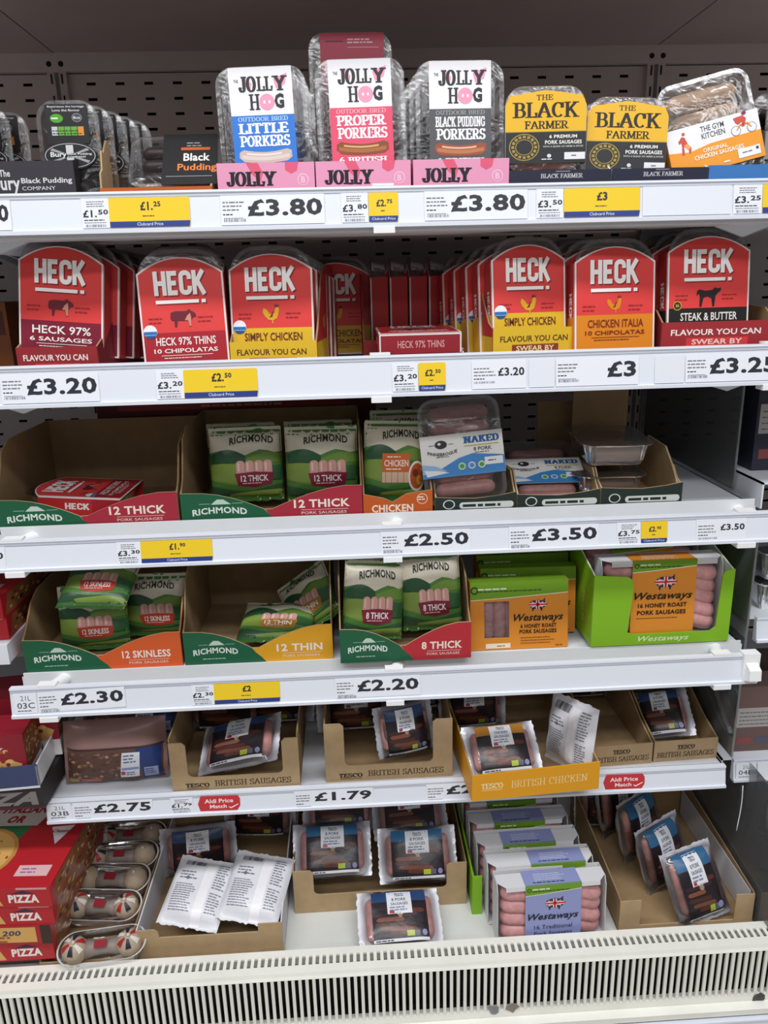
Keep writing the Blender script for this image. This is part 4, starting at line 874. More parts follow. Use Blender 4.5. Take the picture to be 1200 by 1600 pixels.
# ------------------------------------------------------------------ third row
Z3 = SHELF[3]; Y3 = -.592
def X3(u, v=770, Y=Y3): return atY(u, v, Y).x
GRN = '#1d5a3c'
def green_box(label, u0, u1, v, Y, row, col, big, small, d=250, back=130, hL=56, hR=60, inkc='#e9d9cc', torn='', dz=0, rx=0, sideskin=None):
    xc, w = span(u0, u1, v, Y); Z = SHELF[row]
    gl = lambda a: hL*(1-.05*math.sin(a*3.1)-(max(0, a-.12)/.46)**1.7*.86)
    rd = lambda a: hR-(max(0, 1-a-.1)/.52)**1.5*hR*.86
    cut = .455
    L = [(a*w, gl(a)) for a in (0, .06, .12, .2, .28, .36, .41, cut)]; Rr = [(a*w, rd(a)) for a in (cut, .5, .56, .64, .72, .8, .9, 1)]
    m = max(gl(cut), rd(cut)); L[-1] = (cut*w, m); Rr[0] = (cut*w, m)
    sp = [(0, 0), (d, 0), (d, back), (90, back), (55, back-14), (26, hL+18), (12, hL+6), (0, hL)]
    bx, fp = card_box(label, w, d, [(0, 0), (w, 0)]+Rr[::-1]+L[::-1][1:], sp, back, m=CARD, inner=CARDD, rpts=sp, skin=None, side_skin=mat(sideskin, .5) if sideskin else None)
    cv = Canvas(front(w)); b = cut*w+6
    cv.P([(0, 0), (b+18, 0), (b+10, 10), (b, m*.7), (cut*w, m)]+L[::-1][1:], GRN)
    cv.P([(b+18, 0), (w, 0)]+Rr[::-1][:-1]+[(cut*w+2, m-.5), (b, m*.7), (b+10, 10)], col, same=True)
    cv.T('RICHMOND', w*.06, 17, w*.3, 11, '#d5ded6', bold=.03, bend=4); cv.R(w*.1, 37, w*.06, .7, '#a9bdb0'); cv.R(w*.28, 37, w*.06, .7, '#a9bdb0', same=True)
    cv.P([(w*.165, 36), (w*.275, 36), (w*.255, 40), (w*.235, 44), (w*.20, 44.5), (w*.18, 40)], '#b9cabd'); cv.lines(w*.12, 10, w*.2, 1, 3, 1.6, '#a9bdb0')
    ty = 6 if row == 3 else 0; cv.T(big, w*.62, 19+ty, w*.31, 14, inkc, bold=.03); cv.R(w*.66, 15.2+ty, w*.26, .6, inkc); cv.T('PORK SAUSAGES', w*.66, 8+ty, w*.25, 4.5, inkc, bold=.0)
    cv.build('print', fp); place(bx, (xc, Y, Z+dz), rx=rx); return bx, xc, w
def richmond_art(big, small, col, dx=0.0, chick=False):
    def art(cv, w, h):
        cv.R(2, 6, w-4, h-12, '#4c7a38'); S = lambda x0, x1, f: [(w*(x0+(x1-x0)*k/10), h*f(k/10)) for k in range(11)]
        cv.P(S(0, 1, lambda t: .69+.035*math.cos(t*12.6-2.6)-.03*math.sin(t*3.1))+[(w, h-1), (0, h-1)], '#cfc7b4')
        cv.P(S(0, .5, lambda t: .62+.09*math.sin(t*3.1))+S(.5, 0, lambda t: .53), '#274f33'); cv.P(S(.5, 1, lambda t: .58+.08*math.sin(t*2.6))+S(1, .5, lambda t: .52), '#6a8a3c', same=True)
        cv.P(S(0, .4, lambda t: .50+.03*math.sin(t*3))+S(.4, 0, lambda t: .27-.03*math.cos(t*3)), '#7d9444', same=True); cv.P(S(.66, 1, lambda t: .50+.02*math.cos(t*4))+S(1, .66, lambda t: .28), '#35603c', same=True)
        cv.P(S(0, 1, lambda t: .06)+S(1, 0, lambda t: .19+.04*math.cos(t*6)), '#33583a'); cv.P(S(.25, 1, lambda t: .05)+S(1, .25, lambda t: .16-.05*t*t), '#86a048')
        cv.T('RICHMOND', w*(.23+dx), h*.765, w*.60, h*.095, '#20281f', bold=.03, bend=h*.035)
        if chick:
            cv.R(w*.28, h*.36, w*.46, h*.24, '#c9642c'); cv.T('CHICKEN', w*.31, h*.44, w*.4, h*.08, '#f0e4d6', bold=.02); cv.lines(w*.36, h*.55, w*.28, 1, 3, 2, '#f0e4d6'); cv.lines(w*.34, h*.40, w*.34, 1, 3, 2, '#f0e4d6')
            cv.R(w*.28, h*.24, w*.46, h*.13, '#d6b59a'); [cv.R(w*(.33+.1*k), h*.24, .8, h*.13, '#9a6a54', same=bool(k)) for k in range(4)]
            cv.E(w*.86, h*.32, w*.15, h*.19, '#e6e2dc'); cv.E(w*.86, h*.32, w*.12, h*.16, '#b8562a'); cv.E(w*.83, h*.36, w*.05, h*.05, '#7a2c1c'); cv.E(w*.9, h*.27, w*.05, h*.06, '#d89a3c', same=True)
            return
        x0 = w*(.30+dx); W = w*.5
        for k in range(4): cv.P(rrect(x0+W*k/4+.4, x0+W*(k+1)/4-.4, h*.36, h*.56, (1, 1, 6, 6)), '#cf9a92', same=k > 0); 
        for k in range(4): cv.R(x0+W*(k+.2)/4, h*.42, W*.05, h*.11, '#e6c0b8', same=k > 0)
        cv.P([(x0-W*.04, h*.39), (x0+W*.5, h*.41), (x0+W*1.04, h*.39), (x0+W*.96, h*.23), (x0+W*.5, h*.20), (x0+W*.04, h*.23)], col)
        cv.T(big, x0+W*.12, h*.28, W*.76, h*.085, '#efe2de', bold=.02); cv.lines(x0+W*.16, h*.25, W*.66, 1, 3, 1.6, '#d9b9b9')
    return art
MAR = '#7c2038'
def rbag(label, w, h, art, seed, group=None, t=19): return bag('sausage_bag', label, 'sausage bag', w, h, t, BAGF('#3f7536'), BAGF('#c9c2b0'), seed=seed, art=art, group=group)

bL, xL, wL = green_box('wide card box with one red pack lying flat inside', -6, 280, 812, Y3, 3, '#a02b3a', '12 THICK', '', d=270, back=140)
p = red_pack('red pack lying flat inside the wide half empty card box', '#a51f2c', 'HECK 97% THINS', '10 CHIPOLATAS', 'pig', badge='blue'); place(p, (X3(215, 775)-.030, Y3+.080, Z3+.044), rx=-86, ry=0, rz=88)
bR, xR, wR = green_box('wide card box holding two green and cream bags marked 12 thick', 284, 567, 806, Y3, 3, '#a02b3a', '12 THICK', '', d=270, back=150)
art12 = richmond_art('12 THICK', '', MAR, dx=.06)
b1 = rbag('green and cream 12 thick bag nearest the torn card flap', 122, 128, art12, 1, 'bags marked 12 thick'); place(b1, (X3(386, 740, -.52), -.520, Z3+.020), rx=-8, rz=3)
b2 = rbag('green and cream 12 thick bag beside the chicken bag', 122, 128, richmond_art('12 THICK', '', MAR, dx=.04), 2, 'bags marked 12 thick'); place(b2, (X3(503, 735, -.535), -.535, Z3+.020), rx=-7, rz=-2)
for k, (u, c) in enumerate(((380, 'rear 12 thick bag behind the one by the torn flap'), (500, 'rear 12 thick bag behind the one by the chicken bag'))):
    dup(b1, c, (X3(u, 740, -.44), -.44, Z3+.014), rx=-5, group='bags marked 12 thick')
# dim stock higher up at the rear of this row
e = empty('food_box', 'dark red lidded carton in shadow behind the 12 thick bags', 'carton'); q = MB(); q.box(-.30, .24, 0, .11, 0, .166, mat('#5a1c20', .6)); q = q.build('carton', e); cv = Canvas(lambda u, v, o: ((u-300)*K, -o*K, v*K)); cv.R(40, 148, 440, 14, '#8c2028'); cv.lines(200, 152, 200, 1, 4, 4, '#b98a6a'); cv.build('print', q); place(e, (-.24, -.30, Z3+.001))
# chicken bag
xc, w = span(568, 676, 798, Y3)
V = [(0, 0), (w, 0), (w, 48), (w*.62, 42), (w*.42, 29), (w*.3, 36), (0, 44)]
bx, fp = card_box('orange front card box of the roast chicken sausage bag', w, 230, V, [(0, 0), (230, 0), (230, 130), (70, 130), (30, 70), (0, 46)], 110, m=CARD, inner=CARDD); place(bx, (xc, Y3, Z3))
cv = Canvas(front(w)); cv.P(V, '#b8561f'); cv.T('CHICKEN', w*.12, 12, w*.6, 13, '#e8d6c6', bold=.03); cv.E(w*.85, 33, 9, 9, '#e4d8cc'); cv.E(w*.85, 33, 8, 8, '#b8561f'); cv.lines(w*.79, 35, 12, 2, 4, 2, '#e4d8cc'); cv.build('print', fp)
b = rbag('green bag with an orange chicken label and plate of pasta', 102, 136, richmond_art('', '', '', chick=True, dx=.06), 5); place(b, (X3(614, 740, -.565)+.001, -.553, Z3+.020), rx=-9, ry=3, rz=4)
dup(b, 'rear green chicken bag in the orange fronted box', (X3(625, 730, -.47), -.47, Z3+.025), rx=-6)
# blue and white labelled trays
def naked_art(s, pts, y):
    cv = sleeve_canvas(pts, y); w = max(p[0] for p in pts)-min(p[0] for p in pts); h = max(p[1] for p in pts)-min(p[1] for p in pts)
    cv.P([(0, h*.16), (w*.2, h*.18), (w*.45, h*.42), (w*.62, h*.5), (w, h*.40), (w, 0), (0, 0)], '#3f84c4'); cv.P([(0, h*.34), (w*.16, h*.28), (w*.3, h*.14), (0, h*.1)], '#8fb6dc'); cv.P([(w*.02, h*.2), (w*.2, h*.16), (w*.32, h*.1), (w*.05, h*.04)], '#e4e6ea')
    cv.T('NAKED', w*.52, h*.74, w*.44, h*.17, '#1c5a94', serif=(.3, .13)); cv.R(w*.53, h*.67, w*.42, h*.025, '#b8a850'); cv.T('8 PORK', w*.64, h*.55, w*.22, h*.09, '#3a3a40', bold=.02); cv.lines(w*.65, h*.5, w*.22, 1, 3, 1.6, '#6a6a70')
    cv.T('FINNEBROGUE', w*.08, h*.56, w*.36, h*.08, '#2a2a2e', bold=.03, bend=-h*.06); cv.E(w*.25, h*.77, w*.075, h*.1, '#2a2a2e'); cv.E(w*.23, h*.79, w*.02, h*.03, '#e4e2dc'); cv.R(w*.10, h*.76, w*.07, h*.012, '#2a2a2e'); cv.R(w*.34, h*.76, w*.06, h*.012, '#2a2a2e', same=True); cv.lines(w*.18, h*.47, w*.2, 1, 3, 1.5, '#6a6a70')
    for k, c in enumerate(('#c9dcc0', '#c9d6e6', '#d8e2b0')): cv.E(w*(.48+.12*k), h*.22, w*.045, h*.085, c); cv.E(w*(.48+.12*k), h*.22, w*.03, h*.055, '#4a9a5a' if k != 1 else '#5a8ac0')
    cv.R(w*.76, h*.2, w*.22, h*.18, '#e4e6ea'); cv.lines(w*.8, h*.28, w*.12, 1, 3, 2, '#5a5a60'); cv.build('print', s)
def naked_pack(label, g):
    e = empty('sausage_pack', label, 'sausage pack', g); tray(e, 136, 178, 34, 26, TRAY, FILM, dome=4); sausages(e, 6, 100, 150, 14, 13, 15)
    pts = [(-68, 48), (68, 48), (68, 118), (-68, 118)]; s = wrap_sleeve(e, pts, -4.6, 30, mat('#e2e0dc', .42)); naked_art(s, pts, -4.6); return e
G3 = 'blue and white labelled sausage trays'
n1 = naked_pack('tall leaning sausage tray with a blue and white label', G3); place(n1, (X3(728, 780)+.003, Y3+.002, Z3+.020), rx=-15, ry=-5, rz=-3)
n2 = dup(n1, 'low reclining sausage tray with a blue and white label beside the brown trays', (X3(866, 770), Y3+.004, Z3+.016), rx=-66, ry=0, rz=-2)
BG = mat('#1f2c26', .55)
for lab, u0, u1, hf in (('dark green card box under the tall leaning tray', 680, 806, 34), ('dark green card box under the low reclining tray', 808, 936, 34), ('torn dark green card box under the two stacked brown trays', 938, 1064, 40)):
    xc, w = span(u0, u1, 790, Y3); d = 200
    sp = [(0, 0), (d, 0), (d, 60), (90, 62), (40, 66), (22, 48), (0, hf)]
    F = [(0, 0), (w, 0), (w, hf+5), (w*.8, hf), (w*.5, hf-4), (w*.2, hf-2), (0, hf)]
    bx, fp = card_box(lab, w, d, F, sp, 62, m=CARD, inner=CARD); place(bx, (xc, Y3, Z3)); cv = Canvas(front(w)); cv.P(F, BG); cv.E(w*.17, 21, 10, 8, '#c9cdc8'); cv.E(w*.17, 21, 8, 6.4, '#1f2c26'); cv.P(rrect(w*.3, w*.97, 13, 24, 5), '#c9cdc8'); cv.lines(w*.34, 16, w*.58, 1, 3, 4.5, '#1f2c26', seed=8); cv.build('print', fp)
    if '1064' in str(u1):
        q = MB(); q.slabX(mmf([(10, 2), (150, 2), (150, 96), (70, 92), (36, 66), (10, 40)]), (w/2-6)*K, (w/2-3)*K, CARD); q.build('torn_flap', bx)
        q = MB(); q.box(-w/2*K+.004, w/2*K-.03, .196, .199, .06, .21, CARDD); q.build('raised_lid', bx)
for k in range(2):
    e = empty('food_tray', ('upper of two nested clear trays of brown sausages', 'lower of two nested clear trays of brown sausages')[k], 'food tray', 'nested clear trays')
    tray(e, 124, 150, 38, 26, TRAY, TRAYD, rib=.025, dome=2); sausages(e, 5, 88, 118, 16, 15, 18, mat('#8a6a52', .5, noise=.15)); place(e, (X3(968, 740)+(0.004 if k == 0 else -.002), Y3+.016+.004*k, Z3+.106-.054*k), rx=-90+(3 if k == 0 else 0), rz=-3)
e = empty('card_box', 'flattened brown card standing behind the low reclining tray', 'box'); q = MB(); q.box(-.035, .06, 0, .003, 0, .15, CARDD); q.build('panel', e); place(e, (.345, -.36, Z3), rx=-4)

# ------------------------------------------------------------------ fourth row
Z4 = SHELF[4]; Y4 = -.590
def X4(u, v=1000, Y=Y4): return atY(u, v, Y).x
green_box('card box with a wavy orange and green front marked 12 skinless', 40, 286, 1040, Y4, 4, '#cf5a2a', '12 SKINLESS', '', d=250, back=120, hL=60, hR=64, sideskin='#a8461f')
ask = richmond_art('12 SKINLESS', '', '#b8402c', dx=0)
gS = 'green and cream skinless bags'
s1 = rbag('upright skinless bag under the lying green bag', 118, 118, ask, 11, gS); place(s1, (X4(140, 970, -.54)+.004, -.535, Z4+.012), rx=-9, rz=3)
s2 = dup(s1, 'upright skinless bag beside the torn card flap', (X4(243, 960, -.50), -.495, Z4+.016), rx=-6, rz=-2, group=gS)
s3 = dup(s1, 'green skinless bag lying flat on top of the upright ones', (X4(145, 945, -.51), -.50, Z4+.128), rx=-160, ry=0, rz=184, group=gS)
place(s3, (X4(146, 930, -.56), -.585, Z4+.112), rx=-66, ry=2, rz=-4)
green_box('nearly empty card box with a wavy yellow and green front', 289, 521, 1030, Y4, 4, '#d39a22', '12 THIN', '', d=260, back=150, hL=62, hR=66)
aTh = richmond_art('12 THIN', '', '#a8772a')
gT = 'green and cream thin sausage bags'
t1 = rbag('thin sausage bag lying flat in the nearly empty box', 128, 112, aTh, 15, gT, t=14); place(t1, (X4(425, 985, -.56), -.575, Z4+.030), rx=-76, rz=-6)
t2 = dup(t1, 'crumpled thin sausage bag leaning on the card flap', (X4(478, 965, -.54)+.018, -.510, Z4+.024), rx=-28, ry=-38, rz=-25, group=gT)
bT, xT, wT = green_box('card box with a wavy red and green front marked 8 thick, overhanging the lip', 532, 736, 1028, -.628, 4, '#b02b34', '8 THICK', '', d=230, back=140, hL=62, hR=66, dz=.0105)
a8 = richmond_art('8 THICK', '', MAR)
g8 = 'green and cream bags marked 8 thick'
e1 = rbag('front 8 thick bag slumped towards the wavy green panel', 104, 138, a8, 21, g8, t=18); place(e1, (X4(577, 990, -.60)+.004, -.592, Z4+.036), rx=-12, ry=6, rz=6)
dup(e1, 'front 8 thick bag beside the orange sleeved packs', (X4(676, 975, -.59)+.002, -.578, Z4+.042), rx=-9, ry=-3, rz=-4, group=g8)
dup(e1, 'rear 8 thick bag behind the slumped one', (X4(590, 950, -.53), -.52, Z4+.05), rx=-6, ry=4, group=g8)
dup(e1, 'rear 8 thick bag behind the one by the orange packs', (X4(680, 945, -.52), -.51, Z4+.05), rx=-5, ry=-2, group=g8)

SAUS = mat('#cb9393', .42, .5, noise=.18, nscale=110, name='fresh_sausage')
def westaways_script(cv, x, y, w, h, c): cv.T('Westaways', x, y, w, h, c, bold=.022, shear=.35)
def green_band(cv, w, h0, h1, c='#6f9a24'):
    cv.P([(0, h0), (w*.35, h0+2.5), (w*.7, h0+6), (w, h0+9), (w, h1), (0, h1)], c); cv.P([(0, h0-1.4), (w*.35, h0+1), (w*.7, h0+4.6), (w, h0+7.6), (w, h0+9), (w*.7, h0+6), (w*.35, h0+2.5), (0, h0)], '#d9dcc0', same=True)
    r = (h1-h0)*.22; cy = (h0+h1)/2+1; cv.E(7, cy, r, r, '#24401c'); cv.E(7, cy, r*.6, r*.6, c); cv.T('100% PLANET-FREE', 13, cy+.5, w*.34, 3, '#e6ecd6', bold=.03) if False else cv.lines(13, cy+.5, w*.34, 1, 3, 2.6, '#dfe8cc', 5); cv.lines(13, cy-3.6, w*.7, 1, 3, 2, '#2c4a1c', 6)
def six_pack(label, group):
    e = empty('sausage_pack', label, 'sausage pack', group); w, h = 172, 124
    sausages(e, 6, 128, 100, 12, 12, 18, SAUS, vertical=True); t = MB(); t.slabY(mmf([(-84, 2), (84, 2), (84, h-4), (-84, h-4)]), .030, .032, CARDW); t.build('tray', e)
    # sleeve with a window over the sausages
    s = MB(); O = mat('#d4862a', .45)
    for a, b, c, d in ((-86, -62, 0, h), (-18, 86, 0, h), (-62, -18, 0, 22), (-62, -18, 88, h)): s.box(a*K, b*K, -.0006, 0, c*K, d*K, O)
    s.box(-.086, .086, 0, .034, (h-.6)*K, h*K, mat('#6f9a24', .45)); s.box(-.0866, -.086, 0, .034, 0, h*K, O); s.box(.086, .0866, 0, .034, 0, h*K, O); s = s.build('sleeve', e)
    f = MB(); f.box(-.062, -.018, .0004, .0008, .022, .088, FILM); f.build('window', e)
    cv = Canvas(lambda u, v, o: ((u-86)*K, (-.6-o)*K, v*K)); green_band(cv, 172, 92, 124); flagpig(cv, 118, 80, 16)
    westaways_script(cv, 76, 47, 88, 17, '#2a1c16'); cv.T('6 HONEY ROAST', 88, 38, 64, 7.5, '#3a2414', bold=.03); cv.T('PORK SAUSAGES', 86, 28, 66, 7.5, '#3a2414', bold=.03); cv.lines(88, 20, 66, 3, 5, 1.2, '#7a4a1c'); cv.R(26, 3, 44, 9, '#e8dcc4'); cv.lines(46, 6, 18, 1, 3, 2, '#7a6a4c'); cv.lines(150, 4, 16, 1, 3, 1.6, '#7a4a1c'); cv.build('print', s); return e
G6 = 'orange sleeved six packs'
w6 = six_pack('front orange sleeved pack with a sausage window and flag pig', G6); xc, w_ = span(737, 890, 1006, -.588); place(w6, (xc-.002, -.586, Z4+.001), rx=-7)
dup(w6, 'second orange sleeved pack, standing behind the flag pig front one', (X4(822, 990, -.54)+.004, -.535, Z4+.006), rx=-6, rz=-2, group=G6)
dup(w6, 'third orange sleeved pack, rearmost of the windowed ones', (X4(815, 980, -.48), -.480, Z4+.012), rx=-5, group=G6)

def sixteen_pack(label, col, txt1, txt2, group, bw=100, h=122, w=212, t=48, ink1='#2a1c16', off=0):
    e = empty('sausage_pack', label, 'sausage pack', group)
    b = MB(); WC = mat('#dcdcdf', .5); b.box(-w/2*K, w/2*K, t*K-.001, t*K, 0, h*K, WC); b.box(-w/2*K, w/2*K, 0, t*K, 0, .001, WC)
    for x in (-w/2, w/2): b.slabX([(.004, 0), (t*K, 0), (t*K, h*K), (.012, h*K), (.004, (h-14)*K)], (x-.5)*K, (x+.5)*K, WC)
    b.build('card_tray', e)
    top = MB(); top.slabZ([(-(w/2-14)*K, -.002), ((w/2-14)*K, -.002), (w/2*K, .014), (w/2*K, t*K*.75), (-w/2*K, t*K*.75), (-w/2*K, .014)], (h-1)*K, h*K, WC); top.box(-(w/2-14)*K, (w/2-14)*K, -.003, -.002, (h-9)*K, h*K, WC); top.build('top_flap', e)
    rd = random.Random(len(label))
    for k in range(5 if h > 130 else 4):
        z = 16+k*(h-24)/(5 if h > 130 else 4)
        for sx, y in ((-1, 18), (1, 18)):
            c = MB(); z2 = z+rd.uniform(-3, 3)+(8 if sx > 0 else 4); x1 = sx*(w/2-7); c.capsule((sx*8*K, y*K, min(z2+(13 if sx > 0 else -3), h-20)*K), (x1*K, (y+rd.uniform(-2, 5))*K, max(z2-(13 if sx > 0 else -5), 16)*K), .0172, SAUS, n=12, bend=(0, -.002, .003)); c.build('sausage', e)
    s = MB(); S = mat(col, .45); s.box((-bw/2+off)*K, (bw/2+off)*K, -.0042, -.0036, 0, (h+.8)*K, S); s.box((-bw/2+off)*K, (bw/2+off)*K, -.0042, t*K*.8, (h+.4)*K, (h+1)*K, S); s = s.build('sleeve', e)
    cv = Canvas(lambda u, v, o: ((u-bw/2+off)*K, (-4.2-o)*K, v*K)); green_band(cv, bw, h-19, h+.5); flagpig(cv, bw*.52, h-38, 19)
    if txt2: westaways_script(cv, 5, h-73, bw-10, 17, ink1); cv.T(txt1, 12, h-84, bw-26, 8, ink1, bold=.03); cv.T(txt2, 11, h-97, bw-26, 8, ink1, bold=.03); cv.lines(10, h-104, bw-20, 1, 3, 1, ink1)
    else: westaways_script(cv, 5, h-76, bw-10, 18, '#1c1c2c'); cv.T(txt1, 17, h-92, bw-34, 8.5, '#2c2c40', bold=.0); cv.T('Pork Sausages', 17, h-106, bw-34, 8.5, '#2c2c40', bold=.0)
    cv.build('print', s)
    ct = Canvas(lambda u, v, o: ((u-bw/2+off)*K, (v-4)*K, (h+1+o)*K)); ct.lines(bw*.2, 30, bw*.6, 4, 5, 1.2, '#e8e8f4'); ct.lines(bw*.15, 7, bw*.7, 1, 4, 2.6, '#33406a' if not txt2 else '#e8d8b0', 7); ct.R(0, 0, bw, 2.5, '#6f9a24'); ct.build('top_print', s); return e
# green display box
GB = mat('#7fb31e', .5)
xc, w = span(921, 1133, 1003, -.602)
F = [(0, 0), (w, 0), (w, 134), (w*.93, 131), (w*.915, 124), (w*.90, 28), (w*.86, 20), (w*.30, 20), (w*.26, 24), (w*.285, 110), (w*.27, 122), (w*.24, 127), (0, 132)]
bx, fp = card_box('bright green display box of orange banded sausage packs', w, 240, F, [(0, 0), (240, 0), (240, 150), (120, 160), (0, 132)], 140, m=GB, inner=mat('#d8dccf', .6), fm=GB, side_skin=GB); place(bx, (xc, -.610, Z4+.0105), rz=0)
cv = Canvas(front(w)); westaways_script(cv, w*.34, 3, w*.37, 13, '#cfe0b0'); cv.build('print', fp)
q = [c for c in bx.children if c.name.startswith('side_panel')][0]; cs = Canvas(lambda u, v, o: ((-w/2-.5-o)*K, (240-u)*K, v*K)); cs.T('Westaways', 150, 30, 70, 22, '#b5d084', bold=.02, shear=.3, rot=90); cs.T('16 PORK', 195, 30, 60, 12, '#b5d084', bold=.02, rot=90); cs.build('print', q)
G16 = 'orange banded sixteen packs'
p = sixteen_pack('front orange banded pack seen through the green box cut-out', '#d4862a', '16 HONEY ROAST', 'PORK SAUSAGES', G16, bw=112, h=140, off=0); place(p, (xc+.004, -.600, Z4+.020), rx=-3)
dup(p, 'second orange banded pack in the green box', (xc+.002-.012, -.528, Z4+.030), rx=-2, group=G16)
dup(p, 'rearmost orange banded pack in the green box', (xc-.026, -.456, Z4+.036), rx=-2, group=G16)

# ------------------------------------------------------------------ film wrapped packs for the two lowest rows
WF = BAGF('#dcdce2')
def meat_v(n=6, w=118, h=86, m=MEAT, z0=8, y=1, r=11):
    return lambda e: sausages(e, n, w, h, z0, r, y, m, vertical=True)
def film_art(kind='pork'):
    top = {'pork': '#2c4570', 'chick': '#a8742c', 'teal': '#2f6088', 'mince': '#22386a'}[kind]
    def art(cv, w, h):
        x0, x1 = w*.17, w*.83
        cv.R(x0, h*.08, x1-x0, h*.86, '#231c22')
        rd = random.Random(7)
        cols = ('#5a3026', '#6e4030', '#4a2822', '#7a4a38', '#3a2428')
        for k in range(6):
            y = h*(.20+.075*k); a = rd.uniform(-4, 4); L = (x1-x0)*rd.uniform(.5, .85); xs = x0+rd.uniform(2, (x1-x0)-L-2)
            cv.P([(xs, y), (xs+L*.1, y-3), (xs+L*.9, y-3+a), (xs+L, y+a), (xs+L*.93, y+5+a), (xs+L*.08, y+4)], cols[k % 5], same=k > 0)
        cv.R(x0, h*.74, x1-x0, h*.20, top)
        lx = x0+(x1-x0)*.28; lw = (x1-x0)*.45
        cv.P([(lx, h*.92), (lx+lw, h*.92), (lx+lw, h*.52), (lx+lw*.65, h*.52), (lx+lw*.5, h*.49), (lx+lw*.35, h*.52), (lx, h*.52)], '#dfe0e6')
        cv.T('TESCO', lx+lw*.32, h*.83, lw*.38, h*.055, '#33405c', bold=.02); cv.T({'pork': '8 PORK', 'chick': 'CHICKEN', 'teal': '8 PORK', 'mince': 'SMOKY'}[kind], lx+lw*.2, h*.745, lw*.6, h*.055, '#3a4560', bold=.01); cv.T('SAUSAGES', lx+lw*.15, h*.67, lw*.7, h*.05, '#3a4560', bold=.01)
        cv.lines(lx+lw*.1, h*.62, lw*.8, 2, h*.045, h*.022, '#7a84a0'); cv.R(lx+lw*.08, h*.53, lw*.2, h*.05, '#b8343c')
        cv.E(lx+lw*.5, h*.485, h*.035, h*.035, '#9a8468')
        cv.R(x0+(x1-x0)*.60, h*.14, (x1-x0)*.14, h*.09, '#a8b83c'); cv.R(x0+(x1-x0)*.75, h*.14, (x1-x0)*.09, h*.09, '#5c5c72', same=True); cv.E(x0+(x1-x0)*.92, h*.19, h*.045, h*.05, '#8a8cb4', same=True)
        cv.R(x0, h*.07, x1-x0, h*.045, '#dcdce2'); cv.lines(x0+4, h*.08, (x1-x0)*.4, 1, 3, h*.02, '#5a5a66')
    return art
def back_art(cv, w, h):
    cv.bars(w*.15, h*.82, w*.34, h*.11, '#3c3c46', 5); cv.R(w*.53, 3, w*.16, h-6, '#eceaee')
    cv.lines(w*.14, h*.70, w*.3, 3, h*.045, h*.015, '#6a6a74', 3); cv.lines(w*.12, h*.52, w*.36, 12, h*.032, h*.012, '#80808a', 4)
    cv.lines(w*.72, h*.88, w*.2, 10, h*.04, h*.016, '#80808a', 5); cv.lines(w*.72, h*.44, w*.2, 8, h*.036, h*.014, '#80808a', 6); cv.E(w*.28, h*.62, w*.03, h*.025, '#70707a')
def film_pack(label, kind='pork', w=158, h=104, t=18, seed=0, group=None, meat=MEAT, n=7):
    art = film_art(kind); art.back = back_art
    return bag('film_pack', label, 'sausage pack', w, h, t, FILM, WF, seed=seed, crimp='lr', art=art, group=group, back=1.15, meat=meat_v(n, w*.80, h-30, meat, z0=15, y=-1, r=w*.80/n*.52), wr=1.2, cr=11)
PK = {}
def fp(label, loc, rx=0, ry=0, rz=0, kind='pork', group='film wrapped sausage packs'):
    if kind not in PK:
        PK[kind] = film_pack(label, kind, w=138 if kind == 'chick' else 158, h=98 if kind == 'chick' else 104, seed=len(PK)*3+1, group=group); return place(PK[kind], loc, rx, ry, rz)
    return dup(PK[kind], label, loc, rx, ry, rz, group)

# ------------------------------------------------------------------ fifth row
Z5 = SHELF[5]
def X5(u, v=1200, Y=-.585): return atY(u, v, Y).x
# minced meat packs
def mince_art(cv, w, h):
    cv.R(4, 4, w-8, h*.56, '#5a4038'); rd = random.Random(3)
    for k in range(70):
        x, y = rd.uniform(8, w*.56), rd.uniform(8, h*.52); cv.E(x, y, rd.uniform(2, 5), rd.uniform(1.5, 3), rd.choice(('#7a5848', '#8c6850', '#4a3432', '#6a4a54', '#a88a58')), same=k > 0, n=7)
    cv.P([(w*.78, 4), (w-4, 4), (w-4, h*.56), (w*.72, h*.56)], '#24386c')
    cv.P([(w*.56, h*.10), (w*.74, h*.10), (w*.76, h*.50), (w*.59, h*.50)], '#d4d6e0'); cv.lines(w*.60, h*.44, w*.13, 3, 6, 2.4, '#5a6078'); cv.R(w*.58, h*.22, w*.16, h*.04, '#8a90c0'); cv.R(w*.57, h*.14, w*.04, h*.06, '#b04048', same=True); cv.lines(w*.62, h*.17, w*.1, 2, 4, 1.6, '#5a6078')
    cv.R(w*.79, h*.08, w*.13, h*.16, '#8f98b8'); cv.lines(w*.8, h*.2, w*.1, 3, 4, 1.6, '#2c3c6c'); cv.R(w*.03, h*.05, w*.12, h*.06, '#9a8c4c'); cv.R(w*.17, h*.05, w*.2, h*.06, '#b0584c', same=True)
    cv.R(4, h*.565, w-8, h*.02, '#3a2c2c')
M1 = bag('film_pack', 'film pack of minced meat with a blue corner standing on the bare shelf end', 'mince pack', 188, 118, 24, BAGF('#8c6c68'), WF, seed=31, crimp='lr', art=mince_art, wr=2, cr=7, zig=False, group='minced meat packs')
place(M1, (-.512, -.545, Z5+.003), rx=-14, rz=2)
dup(M1, 'second minced meat pack sticking up behind the front mince pack', (-.500, -.470, Z5+.050), rx=-22, rz=-1)
